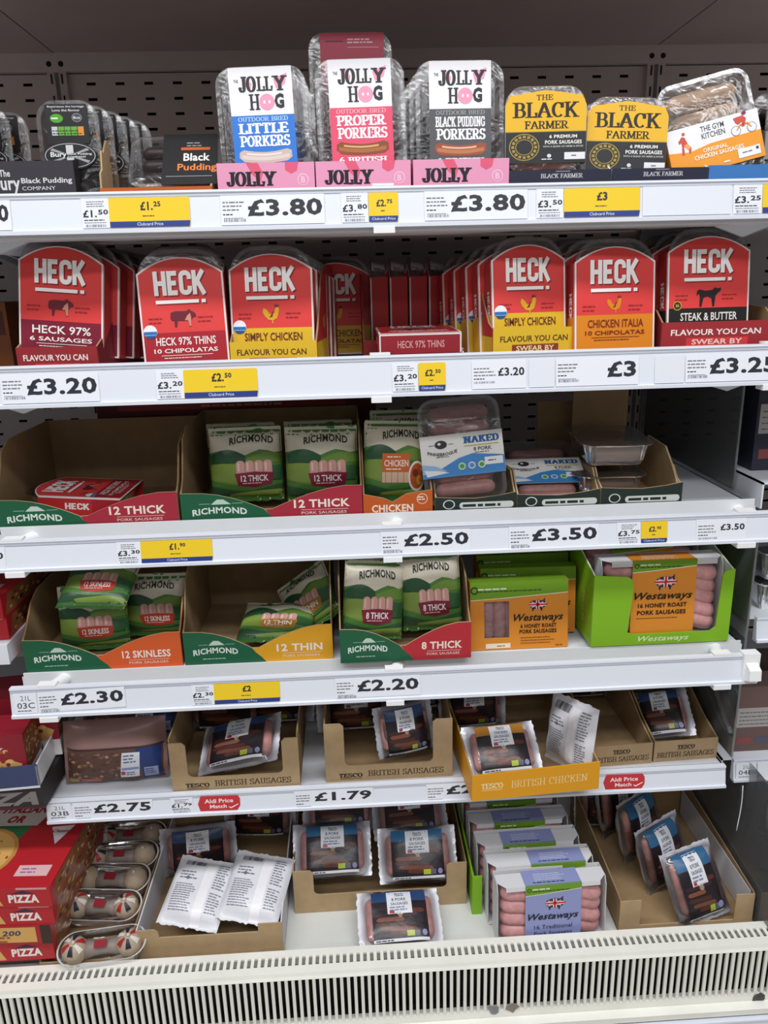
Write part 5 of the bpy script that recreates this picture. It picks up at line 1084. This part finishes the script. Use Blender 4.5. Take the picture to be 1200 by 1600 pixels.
# brown boxes of film packs
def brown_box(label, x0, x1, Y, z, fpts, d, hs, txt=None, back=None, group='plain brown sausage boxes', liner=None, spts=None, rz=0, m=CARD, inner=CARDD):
    w = (x1-x0)*1000
    bx, f = card_box(label, w, d, fpts(w), spts or [(0, 0), (d, 0), (d, hs), (0, hs)], back or hs, m=m, inner=inner, group=group)
    if liner:
        for q in [c for c in bx.children if c.name.startswith('side_panel')]: q.data.materials[0] = liner
    place(bx, ((x0+x1)/2, Y, z), rz=rz)
    if txt:
        cv = Canvas(front(w)); txt(cv, w); cv.build('print', f)
    return bx, w
def tsc(cv, w):
    cv.T('TESCO', w*.10, 9, w*.19, 9, '#3a2a20', serif=(.28, .14)); cv.R(w*.11, 6, w*.17, 1.2, '#3a2a20'); cv.T('BRITISH SAUSAGES', w*.33, 10, w*.60, 12, '#4a3626', serif=(.16, .06))
brown_box('notched brown box with a silvery pack flopped over its front', -.400, -.168, -.588, Z5, lambda w: ushape(w, 102, 30, 30), 270, 110, tsc)
fp('silvery white backed pack flopped over the notched box front', (-.282, -.580, Z5+.040), rx=-66, ry=-15, rz=-8, kind='pork')
fp('dark pack standing at the rear of the first notched box by its white flank', (-.330, -.400, Z5+.012), rx=-8, rz=2)
fp('dark pack standing at the rear of the first notched box by its brown post', (-.228, -.385, Z5+.012), rx=-8, rz=-3)
brown_box('notched brown box with one pack propped upright in its corner', -.121, .114, -.582, Z5, lambda w: ushape(w, 122, 34, 36), 270, 118, tsc)
PN = film_pack('dark narrow pack at the rear of the empty low box', 'pork', w=112, h=100, seed=41, group='narrow film packs', n=5); place(PN, (.436, -.345, Z5+.012), rx=-6)
dup(PN, 'upright pack propped in the corner of the second notched box', (.034, -.548, Z5+.030), rx=-12, ry=-4, rz=10, group='narrow film packs')
fp('dark pack at the rear of the second notched box', (-.062, -.43, Z5+.012), rx=-10, rz=3)
fp('pale pack standing high behind the propped one', (.052, -.42, Z5+.045), rx=-12, ry=-2)
# overhanging yellow box
YB = mat('#dd9a18', .5)
sp = [(0, 0), (300, 0), (300, 80), (120, 76), (0, 52)]
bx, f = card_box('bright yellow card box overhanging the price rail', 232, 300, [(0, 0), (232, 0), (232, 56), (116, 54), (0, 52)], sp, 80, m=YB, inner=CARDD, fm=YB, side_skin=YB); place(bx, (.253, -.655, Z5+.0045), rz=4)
cv = Canvas(front(232)); cv.T('TESCO', 16, 22, 40, 12, '#f0d49a', serif=(.26, .12)); cv.R(18, 19, 36, 1.2, '#f0d49a'); cv.T('BRITISH CHICKEN', 70, 20, 140, 15, '#f0cf8c', serif=(.14, .06)); cv.build('print', f)
fp('chicken sausage pack reclining at the front of the yellow box', (.207, -.628, Z5+.026), rx=-52, rz=5, kind='chick')
WB = bag('film_pack', 'white backed pack standing on end inside the yellow box', 'sausage pack', 104, 132, 18, WF, WF, seed=57, crimp='tb', art=back_art, wr=1.8, cr=10); place(WB, (.328, -.585, Z5+.008), rx=-12, ry=-3, rz=-54)
fp('chicken pack at the shadowed rear of the yellow box', (.175, -.44, Z5+.012), rx=-10, rz=4, kind='chick')
fp('chicken pack lying across the top rear of the yellow box', (.285, -.42, Z5+.105), rx=-70, rz=-6, kind='chick')
# two narrow low boxes
def tsc2(cv, w): cv.T('TESCO', w*.36, 26, w*.28, 8, '#3a2a20', serif=(.28, .14)); cv.R(w*.37, 24, w*.25, 1, '#3a2a20'); cv.T('BRITISH SAUSAGES', w*.05, 9, w*.9, 11, '#4a3626', serif=(.16, .06))
sp = [(0, 0), (260, 0), (260, 120), (170, 110), (60, 60), (0, 44)]
brown_box('narrow low brown box, empty but for a pack at its rear', .374, .494, -.576, Z5, lambda w: rect(w, 44), 260, 120, tsc2, spts=sp, rz=2)
brown_box('narrow low brown box with a pack leaning on its flank', .498, .622, -.570, Z5, lambda w: rect(w, 44), 260, 120, tsc2, spts=sp, rz=2)
dup(PN, 'narrow pack leaning crookedly in the low box by the divider', (.548, -.515, Z5+.012), rx=-50, ry=-14, rz=-14, group='narrow film packs')

# ------------------------------------------------------------------ bottom deck
Z6 = .3985
# union flag dumbbell packs
SKIN = mat('#b3a089', .5, .4, noise=.12, nscale=40, name='pudding_skin')
brown_box('long brown box of bone-shaped flag printed packs', -.655, -.486, -.668, Z6, lambda w: rect(w, 30), 380, 66, None, group='boxes on the bottom deck')
def knob(e, x, seed, flag):
    b = MB(); n = 20; rr = []
    for a, k in ((-88, 0), (-60, .0), (-30, .3), (0, .7), (30, 1), (60, 1), (84, 1)):
        c, s = math.cos(math.radians(a)), math.sin(math.radians(a)); rr.append([(x+.0245*c*math.cos(t)*(1-.07*k*(i % 2)), .0245*c*math.sin(t)*(1-.07*k*(i % 2)), .0235*s) for i, t in enumerate([2*math.pi*j/n for j in range(n)])])
    b.rings(rr, SKIN); kn = b.build('round_end', e)
    if flag:
        cv = Canvas(lambda u, v, o: (x+u*K, v*K, (.0235*math.sqrt(max(.02, 1-(u*u+v*v)/(24.5**2)))+.0006+o*K)), tess=4)
        for a in (20, 80, 140, 200, 260, 320):
            c, s = math.cos(math.radians(a+seed*17)), math.sin(math.radians(a+seed*17)); col = ('#a8242e', '#24283c', '#d8d2cc')[(a//60) % 3]
            cv.P([(c*6-s*2, s*6+c*2), (c*6+s*2, s*6-c*2), (c*20+s*5, s*20-c*5), (c*20-s*5, s*20+c*5)], col, same=a > 20)
        cv.build('flag_print', kn)
    t = MB(); t.capsule((x, 0, .022), (x+.003, .001, .028), .0035, mat('#c9c2b6', .4), n=8); t.build('tied_tip', e)
def dumbbell(label, flags, seed, loc, rz=0, rx=0):
    e = empty('pudding_pack', label, 'food pack', 'bone-shaped flag packs')
    out = lambda z, k: [(p[0]*k, p[1]*k, z) for p in rrect(-.076, .076, -.030, .030, .0299, 6)]
    b = MB(); b.rings([out(-.026, .9), out(-.02, .95), out(.0, 1), out(.004, 1.02)], TRAY, close0=True, close1=False); b.build('tub', e); b = MB(); b.rings([out(.003, 1.02), out(.0045, 1.045), out(.0052, 1.035), out(.0045, 1.0)], mat('#c4c0bd', .35), close0=False, close1=False); b.build('rim', e)
    knob(e, -.048, seed, flags[0]); knob(e, .048, seed+1, flags[1])
    m = MB(); m.rings([[(x, .018*k*math.cos(t), -.004+.018*k*math.sin(t)) for t in [2*math.pi*j/14 for j in range(14)]] for x, k in ((-.030, .9), (-.015, .72), (.0, .66), (.015, .72), (.030, .9))], mat('#8d8078', .5, noise=.1)); md = m.build('waist', e)
    cv = Canvas(lambda u, v, o: (u*K, v*K, (.0105+.0025*abs(u)/15)+o*K+.001)); cv.R(-12, -9, 22, 14, '#8e2430'); cv.lines(-14, 8, 28, 1, 3, 2, '#c9c0b8'); cv.build('print', md)
    return place(e, loc, rx=rx, rz=rz)
for k, (u, v, lab, fl, rz) in enumerate(((160, 1478, 'bone-shaped flag pack nearest the grille', (1, 1), 6), (160, 1418, 'second bone-shaped pack from the grille, both ends flag printed', (1, 1), -6), (176, 1378, 'third bone-shaped pack from the grille, plain round ends', (0, 0), -5), (190, 1345, 'fourth bone-shaped pack from the grille, one flag end', (1, 0), 0), (205, 1316, 'bone-shaped pack farthest from the grille, under the shelf', (1, 0), 0))):
    p = atZ(u, v, .452); dumbbell(lab, fl, k*2, (p.x, p.y, .452+.004*k), rz=rz, rx=18)
# brown box with the two face down packs
brown_box('brown box with two face-down white packs and a white lined flank', -.480, -.213, -.655, Z6, lambda w: [(0, 0), (w, 0), (w, 76), (w-44, 76), (w-44, 58), (42, 58), (40, 70), (34, 76), (0, 76)], 330, 76, None, group='boxes on the bottom deck', liner=CARDW)
FD = bag('film_pack', 'face-down white pack with barcode next to the white lined flank', 'sausage pack', 118, 138, 19, WF, WF, seed=51, crimp='tb', art=back_art, wr=1.5, group='face-down white packs', cr=10)
place(FD, (-.394, -.634, Z6+.056), rx=-72, ry=6, rz=-11)
dup(FD, 'face-down white pack with barcode, its corner hanging over the box front', (-.282, -.638, Z6+.062), rx=-71, ry=5, rz=-12, group='face-down white packs')
fp('pack standing at the rear of the box with face-down packs, blue label', (-.405, -.440, Z6+.010), rx=-14, rz=6)
fp('dark pack at the rear corner of the box with face-down packs', (-.285, -.360, Z6+.030), rx=-12, rz=-3)
# notched box behind the single front pack
brown_box('wide notched brown box behind the loose front pack', -.198, .146, -.556, Z6, lambda w: ushape(w, 100, 42, 40), 250, 100, None, group='boxes on the bottom deck')
fp('blue labelled pack lying tilted by the notched box\'s white edge', (-.120, -.535, Z6+.062), rx=-48, ry=2, rz=3, kind='teal')
fp('blue labelled pack tilted over the corner of the wide notched box', (.052, -.545, Z6+.048), rx=-40, ry=-2, rz=-2, kind='teal')
fp('blue labelled pack behind the tilted corner one', (.045, -.46, Z6+.085), rx=-55, ry=-3, kind='teal')
fp('dark blue pack half hidden under the shelf in the wide notched box', (-.105, -.43, Z6+.085), rx=-52, rz=2, kind='teal')
fp('loose pack lying alone on the white deck before the notched box', (.008, -.676, Z6+.022), rx=-66, ry=2, rz=3)
# lilac banded packs in a row, with the green box flank beside them
q = MB(); q.slabX([(-.585, Z6), (-.25, Z6), (-.25, Z6+.09), (-.585, Z6+.09)], .1530, .1565, GB); q.box(.1565, .172, -.585, -.582, Z6, Z6+.09, GB); tag(q.build('display_box'), 'bright green card flank of the box beside the lilac banded packs', 'box')
GL = 'lilac banded sixteen packs'
L = sixteen_pack('front lilac banded pack with the flag pig', '#9098c8', '16 Traditional', None, GL, bw=106, h=128, w=206, t=48); place(L, (.292, -.664, Z6+.001), rx=-4, rz=2)
L2 = sixteen_pack('second lilac banded pack, its band pushed aside', '#9098c8', '16 Traditional', None, GL, bw=106, h=128, w=206, t=48, off=32); place(L2, (.283, -.612, Z6+.002), rx=-4, rz=1)
for k, (lab, x, y) in enumerate((('third lilac banded pack from the grille', .272, -.556), ('fourth lilac banded pack from the grille', .266, -.494), ('rearmost lilac banded pack, under the shelf', .262, -.430))):
    dup(L, lab, (x, y, Z6+.003+.002*k), rx=-4, rz=1, group=GL)
# box by the divider
brown_box('long brown box with packs leaning on its white flank by the divider', .424, .684, -.650, Z6, lambda w: [(0, 0), (w, 0), (w, 72), (w-36, 72), (w-36, 14), (40, 14), (40, 72), (0, 72)], 330, 72, None, group='boxes on the bottom deck', spts=[(0, 0), (330, 0), (330, 96), (0, 74)])
q = MB(); q.box(.6795, .6805, -.64, -.33, Z6+.004, Z6+.07, CARDW); q = q.build('card_liner'); tag(q, 'white card liner inside the long box by the divider', 'card')
VP = bag('film_pack', 'front tall pack with a blue top leaning beside the divider', 'sausage pack', 112, 140, 20, FILM, WF, seed=61, crimp='tb', back=1.5, art=film_art('teal'), meat=lambda e: sausages(e, 6, 84, 96, 22, 9.5, 0, vertical=True), group='tall leaning film packs', wr=1.3)
place(VP, (.598, -.645, Z6+.010), rx=-28, ry=-7, rz=14)
dup(VP, 'second tall pack, leaning behind the front blue topped one', (.566, -.545, Z6+.010), rx=-14, ry=-8, rz=24, group='tall leaning film packs')
dup(VP, 'third tall pack, standing under the shelf edge by the divider', (.545, -.455, Z6+.010), rx=-10, ry=-5, rz=30, group='tall leaning film packs')
fp('dark pack in the shadowed rear of the long box', (.500, -.365, Z6+.012), rx=-8)
dup(VP, 'fourth tall pack seen edge on behind the third', (.520, -.375, Z6+.012), rx=-8, ry=-3, rz=35, group='tall leaning film packs')

# ------------------------------------------------------------------ pizza bay
def pizza_pic(cv, cx, cy, r, ry=None):
    ry = ry or r; cv.E(cx, cy, r, ry, '#c08a48'); cv.E(cx, cy, r*.9, ry*.9, '#d8a860'); rd = random.Random(5)
    for k in range(46):
        a, q = rd.uniform(0, 6.28), r*.84*math.sqrt(rd.random()); cv.E(cx+q*math.cos(a), cy+q*math.sin(a)*ry/r, rd.uniform(2, 6), rd.uniform(2, 4), rd.choice(('#a04028', '#c89050', '#7a3a24', '#e0c890', '#5a6a2c', '#b8562c')), same=k > 0, n=8)
def pizza_box(label, w, d, h, col, name='PIZZA', group='pizza boxes', rear=None, art2=False):
    e = empty('pizza_box', label, 'pizza box', group); C = mat(col, .42)
    b = MB(); b.box(-w/2*K, w/2*K, 0, d*K, 0, h*K, C); b = b.build('carton', e)
    cv = Canvas(front(w)); 
    if art2:
        cv.R(w*.35, 4, w*.55, h-8, '#d8a860'); cv.lines(w*.4, h*.3, w*.4, 2, 9, 5, '#a05a30', 3); cv.T('TOP 200', w*.5, h*.45, w*.3, h*.28, '#2a3a6a', bold=.03, shear=.2); cv.R(w*.93, 0, w*.07, h, '#3a2a20')
    else:
        cv.T(name, w*.72, h*.22, w*.2, h*.42, '#f0e6e2', bold=.05); cv.P([(w*.74, h*.68), (w*.90, h*.68), (w*.82, h*.86)], '#3a2c4a'); cv.P([(w*.45, 3), (w*.68, 3), (w*.64, h*.7), (w*.45, h*.72)], '#d8a860'); cv.lines(w*.48, h*.3, w*.16, 2, 8, 4, '#a05a30', 4)
        cv.P([(w*.45, h*.72), (w*.6, h*.74), (w*.58, h), (w*.45, h)], '#2c6a3c'); cv.R(w*.78, h*.9, w*.2, h*.1, '#d8a0a4')
    cv.build('front_print', b)
    cs = Canvas(lambda u, v, o: ((w/2+o)*K, u*K, v*K)); cs.P([(8, 3), (d-8, 3), (d-30, h-4), (24, h-4)], '#8a5a38'); rd = random.Random(9)
    for k in range(24): cs.E(rd.uniform(30, d-40), rd.uniform(8, h-9), rd.uniform(4, 9), rd.uniform(2, 4), rd.choice(('#c89a58', '#7a3a24', '#3a2a24', '#d8b880')), same=k > 0, n=7)
    cs.build('side_print', b)
    ct = Canvas(lambda u, v, o: ((u-w/2)*K, v*K, (h+o)*K)); ct.P([(0, 0), (w*.46, 0), (w*.74, d), (0, d)], '#2c7040'); ct.P([(w*.0, d*.60), (w*.66, d*.60), (w*.74, d*.86), (0, d*.86)], '#e4e0dc'); ct.T('ITALIAN', w*.34, d*.74, w*.34, d*.08, '#b0202c', bold=.05, shear=.3); ct.T('BBQ' if False else 'OR', w*.42, d*.63, w*.12, d*.08, '#b0202c', bold=.05, shear=.3)
    pizza_pic(ct, w*.36, d*.30, w*.28); ct.P([(w*.78, d*.58), (w*.94, d*.60), (w*.87, d*.40)], '#e4e0e4'); ct.P([(w*.77, d*.60), (w*.95, d*.62), (w*.93, d*.67), (w*.79, d*.65)], '#2c4a8a'); ct.T('Classic', w*.80, d*.52, w*.12, d*.035, '#b0202c', bold=.04)
    ct.R(w*.72, d*.10, w*.22, d*.10, '#e0b4b8'); ct.lines(w*.75, d*.16, w*.12, 2, 8, 3, '#8a5a8a'); ct.build('top_print', b); return e
PB = pizza_box('topmost red pizza box of the stack on the bottom deck', 270, 270, 41, '#b5202a'); place(PB, (-.742, -.672, Z6+.165), rz=-3)
for k, (lab, dx, dy) in enumerate((('second red pizza box down the bottom deck stack', -.003, .001), ('pizza box with a yellow front in the bottom deck stack', -.012, 0), ('lowest red pizza box, against the grille', -.016, .002))):
    if k == 1:
        o = pizza_box(lab, 270, 270, 41, '#a82028', art2=True); place(o, (-.742+dx, -.672+dy, Z6+.165-.0413*(k+1)), rz=-2)
    else: dup(PB, lab, (-.742+dx, -.672+dy, Z6+.165-.0413*(k+1)), rz=-2+k)
# dark lettered case over the stack, blue tray and boxes above it
sh = MB(); sh.box(-1.9, -.640, -.56, -.02, .722, .726, WHITE); sh.box(-1.9, -.640, -.562, -.559, .702, .726, WHITE); tag(sh.build('shelf'), 'lower shelf edge of the pizza bay above the red stack', 'shelf')
e = empty('display_case', 'dark card case with big slanted grey lettering in the pizza bay', 'box'); b = MB(); b.box(-.15, .15, 0, .20, 0, .042, mat('#2c2728', .6)); b = b.build('case', e); cv = Canvas(front(300)); cv.T('PIZZA', 110, 8, 180, 27, '#7c7678', bold=.05, shear=.4); cv.R(0, 1, 300, 3, '#5a2026'); cv.build('print', b); place(e, (-.765, -.625, .7265))
e = empty('card_tray', 'navy card tray with a pale rim holding the upright pizza boxes', 'box'); b = MB(); NB = mat('#3a4468', .5); b.box(-.14, .14, 0, .25, 0, .003, NB); b.box(-.14, .14, 0, .003, 0, .045, NB); b.box(.137, .14, 0, .25, 0, .045, CARDW); b.box(-.14, .14, -.0006, 0, 0, .004, CARDW); b.build('tray', e); place(e, (-.757, -.635, .7695), rz=4)
def dip_box(label, loc, rz, h=100, d=70):
    e = empty('pizza_box', label, 'pizza box', 'boxes in the navy tray'); w = 250; b = MB(); b.box(-.125, .125, 0, d*K, 0, h*K, mat('#8c1c2c', .45)); b = b.build('carton', e); cv = Canvas(front(w)); cv.R(0, 0, w, h*.26, '#e0dcdc'); cv.T('& Dip', w*.72, h*.06, w*.2, h*.15, '#3a3436', bold=.02); cv.P([(0, h*.26), (w*.93, h*.26), (w*.97, h*.42), (w*.9, h*.5), (0, h*.5)], '#d0a060'); rd = random.Random(3)
    for k in range(60): cv.E(rd.uniform(4, w*.9), rd.uniform(h*.3, h*.72), rd.uniform(3, 7), rd.uniform(2, 5), rd.choice(('#b04828', '#d8b070', '#8a3020', '#e8cc98', '#c87838')), same=k > 0, n=7)
    cv.P([(w*.70, h*.76), (w*.86, h*.76), (w*.78, h*.6)], '#d8c8cc'); cv.build('print', b)
    cs = Canvas(lambda u, v, o: ((125+o)*K, u*K, v*K)); cs.R(2, h*.3, d-4, h*.65, '#7a4a2c'); rd = random.Random(4)
    for k in range(26): cs.E(rd.uniform(6, d-6), rd.uniform(h*.34, h*.9), rd.uniform(3, 6), rd.uniform(2, 5), rd.choice(('#b88848', '#7a3020', '#d0a868')), same=k > 0, n=7)
    cs.R(0, 0, d, h*.28, '#d4d0d0'); cs.build('side_print', b); return place(e, loc, rz=rz)
dip_box('pizza slice box with a white dip panel in the navy tray', (-.760, -.628, .7735), 4)
dip_box('second pizza slice box standing behind the dip panel one', (-.735, -.545, .7735), 6, h=125, d=90)
sh = MB(); sh.box(-1.9, -.642, -.60, -.02, 1.030, 1.034, WHITE); sh.box(-1.9, -.642, -.603, -.600, .998, 1.034, WHITE); sh.box(-.645, -.642, -.60, -.02, 1.0, 1.03, WHITE); tag(sh.build('shelf'), 'upper shelf edge of the pizza bay beside the 12 skinless box', 'shelf')
for k in range(2): dup(PB, ('upper of two red pizza boxes beside the 12 skinless box', 'lower of two red pizza boxes beside the 12 skinless box')[k], (-.780, -.585, 1.0345+.0415*(1-k)), rz=-2+3*k)

# ------------------------------------------------------------------ bay past the clear divider
for lab, x, y0, y1, z0, z1 in (('clear acrylic divider beside the long box on the bottom deck', .6900, -.69, -.03, .40, .700), ('clear acrylic divider at the end of the fourth and fifth rows', .6320, -.60, -.03, .740, 1.19), ('clear acrylic divider at the end of the third row', .6320, -.50, -.03, 1.23, 1.43)):
    e = empty('divider_panel', lab, 'divider'); q = MB(); q.box(x, x+.003, y0, y1, z0, z1, ACRYL); q.build('sheet', e); q = MB(); q.box(x-.0004, x+.0034, y0-.0015, y0, z0, z1, ACRYL); q.build('polished_edge', e)
for z, Y, lab in ((1.262, -.585, 'third'), (1.010, -.575, 'fourth'), (.705, -.556, 'fifth')):
    e = empty('shelf', 'white shelf of the %s row past the clear divider' % lab, 'shelf'); s = MB(); s.box(.6395, 1.9, Y, -.02, z-.003, z, WHITE); s.box(.6395, .6425, Y, -.02, z-.045, z, WHITE); s.build('shelf_board', e)
    r = MB(); r.prism(rail_profile(.045), lambda q: (.66, Y-.004+q[0], z+.002+q[1]), lambda q: (1.9, Y-.004+q[0], z+.002+q[1]), RAILW); r.build('rail', e)

def side_label(x, w, y, z, txt, lab):
    e = empty('price_label', lab, 'price label', LG); c = MB(); c.box(0, w*K, -.0006, 0, 0, .033, LBL('#e4e7ef')); c = c.build('card', e); cv = Canvas(lambda u, v, o: (u*K, -.0006-o*K, v*K))
    if '/' in txt: a, b = txt.split('/'); cv.T(a, w*.34, 21, w*.34, 7, '#6d7078', bold=0); cv.T(b, w*.14, 9, w*.72, 9, '#3a3c44', bold=0); cv.lines(w*.14, 4, w*.7, 1, 3, 1.2, '#3a3c44')
    else: cv.T(txt, w*.3, 9, w*.6, 16, '#3a3c44', bold=.03)
    cv.build('print', c); place(e, (x, y, z), rx=-8)
side_label(.664, 38, -.5700, .668, '21L/04B', 'shelf location card past the clear divider reading 04B')
side_label(.706, 110, -.5700, .668, '£3.50', 'price card past the clear divider beside the 04B card')
# goods behind the divider
def tub(label, loc, rz=0):
    e = empty('food_tray', label, 'food tray', 'clear tubs past the divider'); tray(e, 150, 120, 52, 22, TRAY, FILM, rib=.03, dome=6); sausages(e, 4, 110, 90, 15, 13, 30, mat('#39413c', .5, noise=.15)); return place(e, loc, rx=-90, rz=rz)
tub('lower clear tub past the divider beside the green box', (.745, -.56, 1.062)); tub('upper clear tub past the divider beside the green box', (.752, -.55, 1.118), 4)
def dim_carton(label, loc, col, w=150, h=120, rz=0, d=60):
    e = empty('food_box', label, 'carton', 'cartons past the divider'); b = MB(); b.box(-w/2*K, w/2*K, 0, d*K, 0, h*K, mat(col, .5)); b = b.build('carton', e); cv = Canvas(front(w)); cv.R(5, h*.38, w-10, h*.3, '#a8a4a4'); cv.lines(10, h*.6, w-30, 4, h*.06, 2, '#5a5658'); cv.R(10, h*.12, w*.2, h*.1, '#8a4a48'); cv.R(10+w*.24, h*.12, w*.5, h*.1, '#56586a'); cv.build('print', b); return place(e, loc, rz=rz)
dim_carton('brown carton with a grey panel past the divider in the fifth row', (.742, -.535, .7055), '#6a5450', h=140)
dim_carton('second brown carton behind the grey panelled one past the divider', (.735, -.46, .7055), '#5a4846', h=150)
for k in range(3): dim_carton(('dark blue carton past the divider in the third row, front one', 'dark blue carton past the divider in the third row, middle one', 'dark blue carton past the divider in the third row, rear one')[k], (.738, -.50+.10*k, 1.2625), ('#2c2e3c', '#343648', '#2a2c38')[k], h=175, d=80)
for k in range(3): fp(('film pack past the divider on the bottom deck, front one', 'film pack past the divider on the bottom deck, middle one', 'film pack past the divider on the bottom deck, rear one')[k], (.790, -.640+.10*k, Z6+.012+.03*k), rx=-40, rz=-6, kind='teal', group='film packs past the divider')
q = MB(); pts = [(.6620, -.6005+.0*k, .676-.0125*k) for k in range(9)]
rr = [[(x+.0018*math.sin(k*.5)+.0009*math.cos(t), y+.0009*math.sin(t), z) for t in [j*math.pi/3 for j in range(6)]] for k, (x, y, z) in enumerate(pts)]; q.rings(rr, CLIPW); tag(q.build('label_cord'), 'thin white cord hanging below the 04B card', 'cord')
# scraps caught in the grille
for lab, u, v, c, s in (('grey torn paper scrap stuck on the grille bars', 772, 1577, '#8a8c90', 1.0), ('brown torn paper scrap stuck on the grille bars', 800, 1573, '#8d8478', 1.15), ('dark torn scrap at the grille\'s lower edge by the divider', 1185, 1560, '#55554f', 1.3)):
    p = atY(u, v, -.7315); rd = random.Random(int(u)); pts = [(.012*s*math.cos(a)*rd.uniform(.6, 1.2), .010*s*math.sin(a)*rd.uniform(.6, 1.2)) for a in [k*.7 for k in range(9)]]
    q = MB(); q.slabY(pts, -.0012, 0, mat(c, .8)); q.add([(x*.6, -.004, z*.6) for x, z in pts[:4]], [(0, 1, 2, 3)], mat(c, .8)); o = q.build('paper_scrap'); tag(o, lab, 'scrap'); place(o, p)
